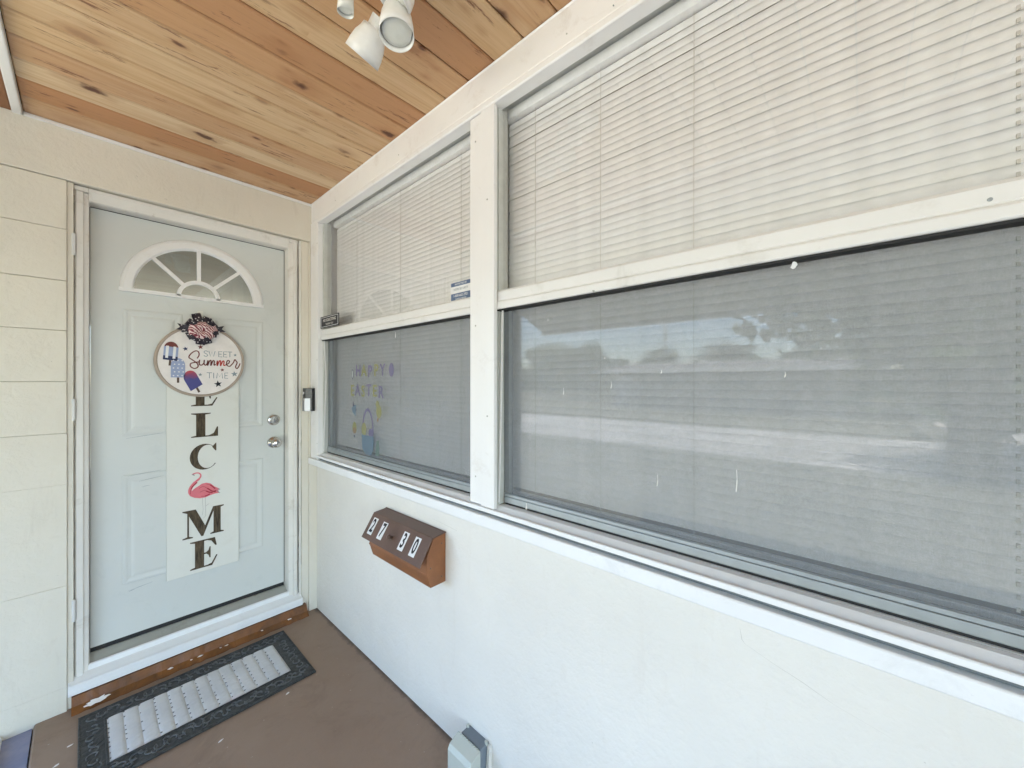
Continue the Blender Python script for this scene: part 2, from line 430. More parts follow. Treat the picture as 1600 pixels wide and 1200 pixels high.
    def build(s, name, mat, parent=None, bevel=0, smooth=False, seg=2):
        me = bpy.data.meshes.new(name); s.bm.normal_update(); s.bm.to_mesh(me); s.bm.free()
        me.materials.append(mat)
        if smooth:
            for p in me.polygons: p.use_smooth = True
        o = bpy.data.objects.new(name, me); col.objects.link(o)
        if bevel:
            m = o.modifiers.new('bevel', 'BEVEL'); m.width = bevel; m.segments = seg; m.limit_method = 'ANGLE'; m.angle_limit = R(40)
            m.harden_normals = False
        if parent:
            o.parent = parent
            o.matrix_parent_inverse = Matrix.Identity(4)
            o.location = o.location - world_loc(parent)
            # meshes are written in world coordinates: shift by the parent's place
        return o
def world_loc(o):
    v = Vector((0, 0, 0))
    while o: v += o.location; o = o.parent
    return v
def catmull(p, k=8):
    q = [p[0]] + list(p) + [p[-1]]; out = []
    for i in range(1, len(q)-2):
        for j in range(k):
            t = j/k; a, b, c, d = q[i-1], q[i], q[i+1], q[i+2]
            out.append(tuple(.5*(2*b[m] + (c[m]-a[m])*t + (2*a[m]-5*b[m]+4*c[m]-d[m])*t*t + (3*b[m]-a[m]-3*c[m]+d[m])*t**3) for m in range(2)))
    out.append(tuple(p[-1])); return out
def thing(name, label, cat, loc=(0, 0, 0), group=None):
    o = bpy.data.objects.new(name, None); o.empty_display_size = .05; col.objects.link(o); o.location = loc
    return tag(o, label, cat, group)
def tag(o, label=None, cat=None, group=None, kind=None):
    if label: o['label'] = label
    if cat: o['category'] = cat
    if group: o['group'] = group
    if kind: o['kind'] = kind
    return o
def box_obj(name, mat, b, parent=None, bevel=0): return MB().box(*b).build(name, mat, parent, bevel)
def text_obj(name, s, mat, size, O, U, V, parent, depth=.0006, sx=1.0, align='CENTER', bold=0):
    cu = bpy.data.curves.new(name, 'FONT'); cu.body = s; cu.size = size; cu.align_x = align; cu.align_y = 'CENTER'
    cu.extrude = depth/2; cu.offset = bold; cu.resolution_u = 3
    tmp = bpy.data.objects.new('tmp', cu); col.objects.link(tmp)
    dg = bpy.context.evaluated_depsgraph_get(); me = bpy.data.meshes.new_from_object(tmp.evaluated_get(dg))
    bpy.data.objects.remove(tmp); bpy.data.curves.remove(cu)
    O, U, V = Vector(O), Vector(U).normalized(), Vector(V).normalized(); N = U.cross(V)
    pl = world_loc(parent)
    for v in me.vertices:
        c = v.co.copy(); v.co = O + U*(c.x*sx) + V*c.y + N*(c.z + depth/2) - Vector((0, 0, 0))
    me.materials.clear(); me.materials.append(mat); me.name = name
    o = bpy.data.objects.new(name, me); col.objects.link(o); o.parent = parent; o.location = -pl
    return o
DU, DV = (1, 0, 0), (0, 0, 1)          # door wall: front looks to -y
WU, WV = (0, -1, 0), (0, 0, 1)         # window wall: front looks to -x
S = lambda o: tag(o, kind='structure')

# ================================================================== LARGE STRUCTURE
# ground, street, porch slab
def sheet(name, x0, x1, y0, y1, z, mat): return S(MB().box(x0, x1, y0, y1, z-.02, z).build(name, mat))
sheet('ground', -400, 400, -400, 400, -.20, M['grass'])
sheet('street', -14.2, -8.5, -300, 300, -.194, M['road'])
sheet('driveway', -22, -14.2, -9.5, -4.6, -.190, M['road'])
sheet('path', -2.3, -1.125, -8, .0, -.012, M['walk'])
S(MB().box(-1.30, -1.200, -3.0, -.002, -.2, .012).build('kerb', M['white2'], bevel=.008))
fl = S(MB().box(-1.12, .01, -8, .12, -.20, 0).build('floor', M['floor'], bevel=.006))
rz = []
n = 46
mb = MB()
top = []
for i in range(n+1):
    x = -1.018 + .952*i/n
    top.append((x, random.uniform(-.006, .004)))
prev = None
for i in range(n):
    x0, e0 = top[i]; x1, e1 = top[i+1]
    mb._ex([(Vector((x0, .05, .001)), Vector((x1, .05, .001))), (Vector((x0, -.055+e0, .0012)), Vector((x1, -.055+e1, .0012))),
            (Vector((x0, -.028+e0*.5, .022)), Vector((x1, -.028+e1*.5, .022))), (Vector((x0, -.012, .056)), Vector((x1, -.012, .056))), (Vector((x0, .05, .061)), Vector((x1, .05, .061)))])
bmesh.ops.remove_doubles(mb.bm, verts=mb.bm.verts, dist=1e-5)
riser = mb.build('step', M['riser'], fl, smooth=False)

# paint chips lying against the step
def chip(x, y, z, w, h, ang, tilt):
    k = 19
    pts = []
    for i in range(k):
        a = 2*math.pi*i/k; r = random.uniform(.55, 1.2)
        pts.append((w*math.cos(a)*r, h*math.sin(a)*r))
    ca, sa = math.cos(ang), math.sin(ang)
    U = Vector((ca, sa, 0)); V = Vector((-sa*math.cos(tilt), ca*math.cos(tilt), math.sin(tilt)))
    MB().poly(pts, (x, y, z), U, V, .0018).build('paint_chip', M['sign_white'], riser)
chip(-.945, -.047, .020, .040, .012, R(3), R(38))
for x in (-.70, -.62, -.585, -.50, -.475, -.31, -.17): chip(x, -.040, .022, random.uniform(.004, .013), random.uniform(.0015, .004), random.uniform(-.2, .2), R(40))
for x, y in ((-1.05, -.33), (-1.02, -.25), (-.70, -.145), (-.36, -.60), (-.255, -.30), (-.62, -.66)):
    MB().poly([(.012*math.cos(a)*random.uniform(.4, 1), .005*math.sin(a)*random.uniform(.4, 1)) for a in [i*.9 for i in range(7)]], (x, y, .0005), (1, .3, 0), (-.3, 1, 0), .0012).build('paint_chip', M['sign_white'], fl)

# ---- door wall
dw = thing('wall', 'cream painted block wall standing around the front door', 'wall', (-.55, .0, 0))
ZB = [-.20, .105, .324, .542, .760, .978, 1.197, 1.42, 1.639, 1.853, 2.075, 2.286]
for a, b in zip(ZB[:-1], ZB[1:]):
    pr = random.uniform(-.0015, .0015)
    g = .0008 if a > 1.1 else .0002
    o = box_obj('block', M['cream'], (-1.62, -1.031, pr, .19, a+g, b-g), dw, .003 if a > 1.1 else .0008)
box_obj('block_backing', M['mortar'], (-1.61, -1.035, .006, .18, -.15, 2.28), dw)
box_obj('header', M['cream'], (-1.62, .0, -.006, .19, 2.288, 2.62), dw, .003)
# right hand strip between casing and corner
mb = MB(); mb.box(-.046, .12, .0, .19, -.15, 2.286); mb.box(-.086, -.0462, .012, .19, .0, 2.286)
mb.build('corner_strip', M['cream'], dw, .004)
mb = MB(); mb.box(-1.0308, -1.0118, .010, .19, 0, 2.286)
mb.build('reveal', M['cream'], dw, .002)
# thin white moulding against the ceiling
box_obj('ceiling_bead', M['white'], (-1.148, -.03, -.016, -.0062, 2.503, 2.5185), dw, .003)

# ---- window wall
ww = thing('wall', 'smooth off white stucco wall below the row of windows', 'wall', (0, -2, 0))
W_END = -4.2
box_obj('stucco_panel', M['stucco'], (0, .14, -9, -.0005, -.2, .93), ww, .003)
box_obj('lintel', M['stucco'], (.0, .14, -9, -.0005, 2.41, 2.62), ww)
box_obj('pier', M['stucco'], (.0, .14, -9, W_END, .93, 2.41), ww)
box_obj('pier', M['alum_green'], (-.0285, .0115, -1.600, -1.50, .94, 2.3695), ww)
box_obj('pier', M['alum_green'], (.012, .14, -1.570, -1.50, .94, 2.3695), ww)
box_obj('pier', M['white'], (.012, .14, -.10, -.001, .94, 2.40), ww)

mb = MB(); mb.stroke([(2.338, .868), (2.342, .845), (2.348, .838), (2.40, .820), (2.45, .806), (2.50, .788), (2.58, .772)], [.0004, .0012, .0004, .0005, .0010, .0003, .0002], (-.0004, 0, 0), WU, WV, .0002)
mb.stroke([(.02, .60), (.018, .52), (.022, .47)], [.0006, .0016, .0006], (-.0004, 0, 0), WU, WV, .0002)
mb.stroke([(1.20, .845), (1.32, .838), (1.36, .834), (1.362, .846)], [.0004, .0010, .0010, .0004], (-.0004, 0, 0), WU, WV, .0002)
mb.build('hairline_crack', M['hairline'], ww)
# ---- ceiling
cl = S(MB().box(-1.20, .02, -8, .0, 2.548, 2.56).build('ceiling', M['dark']))
pm = None
ys = [-.002] + [-.145 - .1323*k for k in range(60)]
for a, b in zip(ys[:-1], ys[1:]):
    if b < -4.3: break
    w = a - b - .0042
    mb = MB(); mb.box(-1.147, -.012, -w/2, w/2, 0, .02)
    if pm is None or a > -.01:
        o = mb.build('plank', M['pine'], cl, .0050, seg=1); pm = o.data if a < -.01 else None
    else:
        mb.bm.free(); o = bpy.data.objects.new('plank', pm); col.objects.link(o); o.parent = cl
        m = o.modifiers.new('bevel', 'BEVEL'); m.width = .0050; m.segments = 1
    o.location = (random.uniform(-.001, .001), (a+b)/2, 2.520 + random.uniform(-.0008, .0008))
box_obj('plank_field', M['pine'], (-1.147, -.012, -8, -4.3, 2.52, 2.54), cl)
box_obj('edge_moulding', M['white'], (-1.176, -1.149, -8, -.008, 2.500, 2.532), cl, .004)

bm_ = box_obj('porch_beam', M['mesh_beam'], (-1.36, -1.1765, -8, -.008, 2.506, 2.80), None, .005)
tag(bm_, 'dark stained wooden beam along the open side of the porch ceiling', 'beam')

# ---- roofs of this house
rf = thing('roof', 'sheltering house roof with a low sloping porch eave', 'roof', (-2, -3, 2.5))
mb = MB(); mb._ex([(Vector((x, -9, z)), Vector((x, .72, z))) for x, z in ((-3.2, 2.10), (-3.2, 2.20), (-1.3, 2.99), (-1.3, 2.87))]); mb.build('porch_slope', M['soffit'], rf)
mb = MB(); mb._ex([(Vector((x, -9, z)), Vector((x, .74, z))) for x, z in ((-3.23, 2.06), (-3.23, 2.22), (-3.205, 2.22), (-3.205, 2.06))]); mb.build('fascia', M['white'], rf)
mb = MB(); mb._ex([(Vector((x, -9.4, z)), Vector((x, 7, z))) for x, z in ((-1.9, 2.78), (-1.9, 2.92), (3.2, 4.7), (8.3, 2.92), (8.3, 2.78), (3.2, 4.55))]); mb.build('main_slope', M['roof_shingle'], rf)

# ---- rooms behind the door and the windows
rm = thing('room', 'dim plastered room behind the window blinds', 'room', (3, -3, 0))
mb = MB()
mb.box(3.9, 4.0, -9, 6.9, -.2, 2.7); mb.box(.14, 3.9, -9, -8.9, -.2, 2.7); mb.box(-1.62, -1.2, 6.8, 6.9, -.2, 2.7); mb.box(2.8, 3.9, 6.8, 6.9, -.2, 2.7); mb.box(-1.2, 2.8, 6.8, 6.9, 2.35, 2.7); mb.box(-1.2, 2.8, 6.8, 6.9, -.2, .16)  # opening in the unseen far wall, added to let daylight behind the fanlight
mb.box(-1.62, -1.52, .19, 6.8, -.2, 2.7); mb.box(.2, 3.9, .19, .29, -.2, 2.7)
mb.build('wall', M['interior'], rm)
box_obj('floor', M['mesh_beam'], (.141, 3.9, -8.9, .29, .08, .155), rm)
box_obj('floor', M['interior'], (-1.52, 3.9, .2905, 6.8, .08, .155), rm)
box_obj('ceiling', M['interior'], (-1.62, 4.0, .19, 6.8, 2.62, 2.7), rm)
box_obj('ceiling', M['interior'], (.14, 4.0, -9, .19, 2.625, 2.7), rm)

# ================================================================== DOOR
# frame: jambs, casings, threshold
df = thing('door_frame', 'weathered white wooden door frame with worn threshold around the front door', 'door frame', (-.56, .03, .06))
X0, X1, ZT, ZS = -.962, -.156, 2.224, .190
mb = MB()
mb.prof([(-1.008, .022), (-1.008, .19), (X0-.002, .19), (X0-.002, .050), (X0-.010, .030), (X0-.016, .022)], 'z', 0, 1) if False else None
def vert_prof(mb, pts, z0, z1):
    mb._ex([(Vector((x, y, z0)), Vector((x, y, z1))) for x, y in pts]); return mb
mb.bm.free()
mb = MB(); vert_prof(mb, [(-1.0105, .190), (-1.0105, .030), (-1.004, .022), (-.984, .022), (-.981, .030), (X0-.006, .034), (X0-.003, .042), (X0-.003, .190)], .07, 2.262)
mb.build('jamb', M['frame_old'], df, .0015)
mb = MB(); vert_prof(mb, [(-.103, .190), (-.103, .028), (-.108, .020), (-.126, .020), (-.130, .030), (-.150, .034), (X1+.003, .042), (X1+.003, .190)], .11, 2.262)
mb.build('jamb', M['frame_old'], df, .0015)
mb = MB(); vert_prof(mb, [(-.0875, .19), (-.0875, .016), (-.0985, .016), (-.0985, .19)], .08, 2.284)
mb.build('casing_strip', M['frame_old'], df, .0015)
mb = MB(); mb.prof([(.190, 2.2835), (.022, 2.2835), (.020, 2.270), (.024, 2.2625), (.030, 2.250), (.034, 2.232), (.042, ZT+.003), (.190, ZT+.003)], 'x', X0-.0055, X1+.0055)
mb.build('head_jamb', M['frame_old'], df, .0015)
box_obj('head_corner', M['frame_old'], (-1.0105, X0-.0065, .021, .19, 2.263, 2.2835), df, .002)
box_obj('head_corner', M['frame_old'], (X1+.0065, -.103, .021, .19, 2.263, 2.2835), df, .002)
mb = MB(); mb.prof([(.18, .04), (.18, .168), (.100, .168), (.046, .146), (.046, .04)], 'x', -1.010, -.104); mb.build('threshold', M['sill_grey'], df, .002)
mb = MB(); mb.prof([(.0455, .04), (.0455, .150), (.040, .152), (.034, .148), (.034, .126), (-.002, .108), (-.012, .106), (-.016, .100), (-.016, .064), (-.012, .0625), (.0, .0625)], 'x', -1.0285, -.0875)
mb.build('sill', M['white2'], df, .002)
mb = MB(); mb.box(X0-.0028, X0-.0005, .098, .118, ZS, ZT); mb.box(X1+.0005, X1+.0028, .098, .118, ZS, ZT); mb.box(X0, X1, .104, .13, .1685, ZS-.001); mb.box(X0, X1, .098, .13, ZT+.0005, ZT+.0028)
mb.build('weather_seal', M['void'], df)
def crack(x, z0, z1, y, wmax, nm='caulk_crack'):
    mb = MB(); pts = []; ws = []; z = z0
    while z < z1:
        pts.append((x + random.uniform(-.0012, .0012), z)); ws.append(max(.0002, random.gauss(wmax*.5, wmax*.4))); z += random.uniform(.02, .06)
    mb.stroke(pts, ws, (0, y, 0), DU, DV, 0); mb.build(nm, M['dark'], df)
crack(-1.0102, .12, 2.24, .0292, .0022); crack(-.1010, .13, 2.24, .0154, .0026); crack(-.0868, .3, 1.2, .0114, .0016)
for z in (1.297, 2.02, .42):
    hb = box_obj('hinge', M['alum_white'], (-1.014, -1.006, .010, .0215, z-.045, z+.045), df, .002)
    MB().tube([(-1.0125, .012, z-.047), (-1.0125, .012, z+.047)], .006, 10).build('hinge_pin', M['alum_white'], hb)

dr = thing('front_door', 'pale grey green front door with half round fanlight, white embossed panels and two nickel locks', 'door', ((X0+X1)/2, .1, ZS))
FC, FR = (-.5685, 1.866), .302
RI = .262
# slab with a real half round opening
mb = MB(); YF, YB = .100, .142
mb.box(X0, X1, YF, YB, ZS, FC[1])
mb.box(X0, FC[0]-RI, YF, YB, FC[1], ZT); mb.box(FC[0]+RI, X1, YF, YB, FC[1], ZT)
k = 32
for i in range(k):
    a0, a1 = math.pi*(1-i/k), math.pi*(1-(i+1)/k)
    p0 = (FC[0]+RI*math.cos(a0), FC[1]+RI*math.sin(a0)); p1 = (FC[0]+RI*math.cos(a1), FC[1]+RI*math.sin(a1))
    mb._ex([(Vector((q[0], YF, q[1])), Vector((q[0], YB, q[1]))) for q in (p0, p1, (p1[0], ZT), (p0[0], ZT))])
slab = mb.build('slab', M['door'], dr)
# raised panels: moulded ring, groove, raised field
def door_panel(x0, x1, z0, z1):
    bm = bmesh.new(); rings = []
    for ins, y in ((0, YF-.0002), (.004, YF-.0028), (.012, YF-.0032), (.020, YF-.0012), (.030, YF-.0004), (.040, YF-.0028), (.046, YF-.0032)):
        rings.append([bm.verts.new(p) for p in ((x0+ins, y, z0+ins), (x1-ins, y, z0+ins), (x1-ins, y, z1-ins), (x0+ins, y, z1-ins))])
    for a, b in zip(rings[:-1], rings[1:]):
        for i in range(4): bm.faces.new((a[i], a[(i+1) % 4], b[(i+1) % 4], b[i]))
    bm.faces.new(rings[-1])
    mbx = MB(); mbx.bm.free(); mbx.bm = bm
    mbx.build('panel', M['door'], dr, .0012)
for a, b in ((-.858, -.635), (-.492, -.268)):
    door_panel(a, b, 1.158, 1.772); door_panel(a, b, .440, .968)
# fanlight
fan = MB(); pr = [(.262, .0), (.302, .0)]
bm = fan.bm; rings = []
for i in range(k+1):
    a = math.pi*(1-i/k); c, s_ = math.cos(a), math.sin(a)
    rings.append([bm.verts.new((FC[0]+r*c, y, FC[1]+r*s_)) for r, y in ((.250, YF+.01), (.250, YF-.006), (.258, YF-.014), (.286, YF-.014), (.298, YF-.008), (.302, YF+.0005))])
for a, b in zip(rings[:-1], rings[1:]):
    for i in range(5): bm.faces.new((a[i], a[i+1], b[i+1], b[i]))
bm.normal_update()
fan.box(FC[0]-.302, FC[0]+.302, YF-.013, YF+.008, FC[1]-.010, FC[1]+.009)
fo = fan.build('fanlight_frame', M['white'], dr, .0015, smooth=False)
mb = MB()
for ang in (44, 90, 136):
    c, s_ = math.cos(R(ang)), math.sin(R(ang)); w = .0085
    mb.poly([(FC[0]+.086*c-w*s_, FC[1]+.086*s_+w*c), (FC[0]+.086*c+w*s_, FC[1]+.086*s_-w*c), (FC[0]+.255*c+w*s_, FC[1]+.255*s_-w*c), (FC[0]+.255*c-w*s_, FC[1]+.255*s_+w*c)], (0, YF+.004, 0), DU, DV, .014)
mb.build('muntin', M['white'], fo, .002)
mb = MB()
for i in range(18):
    a0, a1 = math.pi*i/18, math.pi*(i+1)/18
    mb.poly([(FC[0]+r*math.cos(a), FC[1]+r*math.sin(a)) for r, a in ((.074, a0), (.092, a0), (.092, a1), (.074, a1))], (0, YF+.003, 0), DU, DV, .016)
mb.build('hub_arc', M['white'], fo)
def wedge(a0, a1, r0, r1):
    m_ = 10; pts = [(FC[0]+r1*math.cos(a0+(a1-a0)*i/m_), FC[1]+r1*math.sin(a0+(a1-a0)*i/m_)) for i in range(m_+1)]
    pts += [(FC[0]+r0*math.cos(a1+(a0-a1)*i/m_), FC[1]+r0*math.sin(a1+(a0-a1)*i/m_)) for i in range(m_+1)] if r0 > 0 else []
    MB().poly(pts, (0, YF+.012, 0), DU, DV, .003).build('pane', M['glass'], fo)
for a, b in ((0, 44), (44, 90), (90, 136), (136, 180)): wedge(R(a), R(b), .083, .256)
wedge(0, math.pi, 0, .083)
# scratches where things have hung
mb = MB()
for x0, z0, x1, z1 in ((-.84, .962, -.72, .972), (-.80, .930, -.71, .942), (-.845, 1.145, -.71, 1.160), (-.84, .405, -.75, .418), (-.835, .402, -.815, .407), (-.79, .90, -.76, .904)):
    mb.stroke([(x0, z0), ((x0+x1)/2, (z0+z1)/2+.001), (x1, z1)], [.0006, .0016, .0006], (0, YF-.0040, 0), DU, DV, 0)
mb.build('scuff_marks', M['ink_grey'], dr)
# deadbolt, knob
db = MB().lathe([(.0, -.001), (.0335, -.001), (.0335, .004), (.030, .013), (.023, .016), (.022, .021), (.0, .022)], (-.213, YF, 1.190), (0, -1, 0), 32).build('deadbolt', M['chrome'], dr, smooth=False)
MB().box(-.2145, -.2115, YF-.0228, YF-.021, 1.181, 1.199).build('keyhole', M['void'], db)
kb = MB().lathe([(.0, -.001), (.034, -.001), (.034, .004), (.030, .010), (.013, .013), (.011, .030), (.017, .038), (.026, .048), (.0275, .058), (.024, .068), (.014, .073), (.0, .074)], (-.213, YF, 1.055), (0, -1, 0), 32).build('knob', M['chrome'], dr, smooth=True)
MB().box(-.2145, -.2115, YF-.0752, YF-.073, 1.048, 1.062).build('keyhole', M['void'], kb)

# ---- vertical banner
bn = thing('welcome_banner', 'tall whitewashed WELCOME board with a pink flamingo leaning on the front door', 'sign', (-.545, .09, .40))
YP = .0935
mb = MB(); mb.poly([(-.700, .402), (-.398, .404), (-.392, .412), (-.392, 1.60), (-.700, 1.60)], (0, YP, 0), DU, DV, .011); mb.build('board', M['banner'], bn, .002)
YL = YP-.0112
def glyph(ch, x0, x1, z0, z1):
    W_, H_ = x1-x0, z1-z0
    P = []
    if ch == 'E':
        P = [[(0,0),(.80,0),(1,.34),(.95,.35),(.78,.09),(.62,.05),(.50,.05),(.50,.95),(.62,.95),(.76,.91),(.92,.70),(.97,.71),(.90,1),(0,1),(0,.965),(.17,.93),(.17,.07),(0,.035)],
             [(.502,.47),(.58,.47),(.66,.41),(.70,.30),(.74,.30),(.74,.70),(.70,.70),(.66,.58),(.58,.52),(.502,.52)]]
    elif ch == 'L':
        P = [[(0,0),(1,0),(1,.40),(.96,.40),(.84,.14),(.66,.05),(.52,.05),(.52,.93),(.72,.965),(.72,1),(0,1),(0,.965),(.18,.93),(.18,.07),(0,.035)]]
    elif ch == 'M':
        P = [[(0,0),(.24,0),(.24,.035),(.15,.07),(.15,.80),(.44,0),(.49,0),(.74,.84),(.74,.07),(.66,.035),(.66,0),(1,0),(1,.035),(.92,.07),(.92,.93),(1,.965),(1,1),(.73,1),(.535,.36),(.31,1),(0,1),(0,.965),(.11,.90),(.11,.07),(0,.035)]]
    elif ch == 'W':
        P = [[(0,1),(0,.96),(.30,0),(.36,0),(.52,.55),(.68,0),(.74,0),(1,.96),(1,1),(.85,1),(.71,.35),(.54,1),(.46,1),(.36,.38),(.2,1)]]
    elif ch == 'C':
        o, i_ = [], []
        for q in range(25):
            a = R(38 + (322-38)*q/24); o.append((.5+.5*math.cos(a)*1.12, .5+.5*math.sin(a)))
        for q in range(25):
            a = R(322 - (322-38)*q/24); i_.append((.62+.36*math.cos(a)*1.05, .5+.455*math.sin(a)))
        P = [o + i_, [(.93,.70),(.97,.70),(.97,1),(.94,1),(.80,.86)]]
    mb = MB()
    for j, p in enumerate(P): mb.poly([(x0+W_*a, z0+H_*b) for a, b in p], (0, YL+.0002*j, 0), DU, DV, .0012)
    return mb.build('letter', M['letter'], bn)
glyph('W', -.628, -.462, 1.445, 1.57); glyph('E', -.603, -.490, 1.290, 1.42); glyph('L', -.603, -.488, 1.124, 1.252)
glyph('C', -.602, -.492, .948, 1.086); glyph('M', -.638, -.462, .594, .742); glyph('E', -.607, -.490, .424, .572)
# flamingo; local coords from -.62..-.478 wide
def FP(u, v): return (-.620 + (u-264)*.0002276, .937 - (v-216)*.000294)   # drawing units
fm = MB()
body = [(290,500),(285,560),(320,620),(400,665),(500,690),(600,690),(700,665),(790,650),(870,650),(850,600),(880,575),(780,520),(700,450),(620,425),(540,430),(460,470),(380,510),(350,540)]
fm.poly([FP(*p) for p in body], (0, YL, 0), DU, DV, .0009)
fm.stroke([FP(*p) for p in [(330,580),(318,520),(350,450),(420,380),(490,330),(515,280),(490,235),(440,222),(400,228),(360,240)]], [.0150,.0150,.0140,.0105,.0075,.0065,.006,.006,.007,.003], (0, YL, 0), DU, DV, .0011, True)
flm = fm.build('flamingo', M['pink'], bn)
fm = MB()
for s_ in ([(480,510),(560,485),(640,530),(720,590),(800,620)], [(500,580),(580,560),(660,600),(740,625)], [(330,590),(330,520),(370,455),(450,390)], [(520,655),(600,665),(690,640)], [(620,450),(700,480),(790,560)], [(690,560),(740,600),(810,600)]):
    fm.stroke([FP(*p) for p in s_], [.002, .006, .002], (0, YL, 0), DU, DV, .0013, True)
fm.build('wing_feathers', M['pink_dark'], flm)
fm = MB()
fm.stroke([FP(*p) for p in [(350,238),(385,250),(400,268)]], [.003, .005, .002], (0, YL, 0), DU, DV, .0014)
fm.build('beak', M['ink_grey'], flm)
fm = MB()
for s_ in ([(820,600),(880,655)], [(840,570),(885,590)]): fm.stroke([FP(*p) for p in s_], .003, (0, YL, 0), DU, DV, .0014)
fm.build('tail_feathers', M['ink_grey'], flm)
fm = MB()
fm.stroke([FP(*p) for p in [(550,690),(548,760),(560,900),(545,1000)]], .0014, (0, YL, 0), DU, DV, .0014)
fm.stroke([FP(*p) for p in [(600,690),(605,870),(608,1030),(560,1065)]], .0016, (0, YL, 0), DU, DV, .0014)
fm.stroke([FP(*p) for p in [(605,850),(672,815)]], .0018, (0, YL, 0), DU, DV, .0014)
fm.build('leg', M['pale_ink'], flm)

# ---- round sign
SC = (-.560, 1.529)
rs = thing('round_sign', 'round SWEET Summer TIME sign with popsicles and a ribbon bow on the front door', 'sign', (SC[0], .07, SC[1]))
YR = .080
MB().lathe([(.0, .0), (.190, .0), (.190, .016), (.186, .019), (.179, .019), (.1775, .014), (.0, .014)], (SC[0], YR, SC[1]), (0, -1, 0), 72).build('rim', M['wood_rim'], rs, .001)
MB().lathe([(.0, .0145), (.1765, .0145), (.1765, .0175), (.0, .0175)], (SC[0], YR, SC[1]), (0, -1, 0), 72).build('disc', M['sign_white'], rs)
YS = YR - .0177
def SP(u, v): return (SC[0] + (u-635)*.000352, SC[1] - (v-632)*.000440)
def star(u, v, r, mat, rot=0):
    pts = []
    for i in range(10):
        rr = r if i % 2 == 0 else r*.42; a = math.pi/2 + rot + i*math.pi/5
        x, z = SP(u, v); pts.append((x+rr*math.cos(a), z+rr*math.sin(a)))
    MB().poly(pts, (0, YS, 0), DU, DV, .0008).build('star', mat, rs)
for a in ((440, 492, .012, 'ink_navy', .2), (615, 462, .0125, 'ink_brick', .1), (1050, 542, .0085, 'ink_grey', 0), (883, 733, .0098, 'ink_brick', .2), (612, 795, .0095, 'ink_grey', 0), (1040, 782, .0165, 'ink_grey', .1), (830, 908, .0190, 'ink_black', .15)):
    star(a[0], a[1], a[2], M[a[3]], a[4])
def sw(name, strokes, w, mat, smooth=False, parent=rs, dz=.0006):
    mb = MB()
    for j, s_ in enumerate(strokes): mb.stroke([SP(*p) for p in s_], w, (0, YS - .0001*j, 0), DU, DV, dz, smooth)
    return mb.build(name, mat, parent)
cap = {
 'S': lambda x, y, w, h: [[(x+w, y+.15*h), (x+.7*w, y), (x+.3*w, y), (x, y+.22*h), (x+.3*w, y+.45*h), (x+.75*w, y+.58*h), (x+w, y+.8*h), (x+.7*w, y+h), (x+.3*w, y+h), (x, y+.85*h)]],
 'W': lambda x, y, w, h: [[(x, y), (x+.27*w, y+h), (x+.5*w, y+.1*h), (x+.74*w, y+h), (x+w, y)]],
 'E': lambda x, y, w, h: [[(x+w, y), (x, y), (x, y+h), (x+w, y+h)], [(x, y+.5*h), (x+.8*w, y+.5*h)]],
 'T': lambda x, y, w, h: [[(x, y), (x+w, y)], [(x+.5*w, y), (x+.5*w, y+h)]],
 'I': lambda x, y, w, h: [[(x+.5*w, y), (x+.5*w, y+h)]],
 'M': lambda x, y, w, h: [[(x, y+h), (x+.12*w, y), (x+.5*w, y+.72*h), (x+.88*w, y), (x+w, y+h)]]}
for ch, x, w in (('S', 655, 48), ('W', 715, 78), ('E', 838, 45), ('E', 900, 45), ('T', 950, 60)):
    sw('letter', cap[ch](x, 505, w, 66), .0032, M['ink_grey'])
for ch, x, w in (('T', 690, 65), ('I', 765, 20), ('M', 812, 75), ('E', 915, 42)):
    sw('letter', cap[ch](x, 770, w, 68), .0032, M['ink_grey'])
sw('letter', [[(575,600),(598,560),(590,520),(555,512),(505,545),(480,590),(520,620),(575,660),(585,700),(545,722),(500,700),(500,665),(545,650),(600,640)]], .0055, M['ink_brick'], True)
sw('letter', [[(605,615),(600,665),(625,680),(655,655),(660,615),(658,660),(675,680),(695,660)]], .0055, M['ink_brick'], True)
sw('letter', [[(695,665),(705,620),(700,682),(725,625),(742,625),(740,682),(765,625),(782,628),(780,675),(800,665)]], .0055, M['ink_brick'], True)
sw('letter', [[(812,665),(822,620),(818,682),(845,625),(862,625),(860,682),(888,625),(905,628),(902,675),(925,672)]], .0055, M['ink_red'], True)
sw('letter', [[(925,668),(962,650),(975,622),(955,612),(938,640),(945,675),(980,685),(1010,655)]], .0055, M['ink_brick'], True)
sw('letter', [[(1010,660),(1030,630),(1045,600),(1062,615),(1075,640),(1055,690),(1075,712),(1100,680),(1115,645)]], .0055, M['ink_brick'], True)
def popsicle(cx, cy, w, h, ang, layers, name):
    ca, sa = math.cos(ang), math.sin(ang)
    def T(a, b): return (cx + (a*ca - b*sa), cy + (a*sa + b*ca))
    def outline(y0, y1, inset=0):
        pts = []
        ww_, r = w/2-inset, w/2
        if y0 <= -h/2 + 2:
            for i in range(13):
                a = math.pi + math.pi*i/12; pts.append((ww_*math.cos(a), -h/2 + r + r*math.sin(a)))
        else: pts += [(-ww_, y0), (ww_, y0)]
        pts += [(ww_, y1), (-ww_, y1)]
        return [SP(*T(a, b)) for a, b in pts]
    mb = MB(); mb.poly([SP(*T(a, b)) for a, b in ((-13, h/2), (13, h/2), (13, h/2+62), (-13, h/2+62))], (0, YS, 0), DU, DV, .0005)
    root = mb.build(name, M['stick_brown'], rs)
    for j, (y0, y1, mat) in enumerate(layers):
        mb = MB(); mb.poly(outline(y0, y1), (0, YS-.0002*j, 0), DU, DV, .0007); mb.build('ice', M[mat], root)
    return root, T
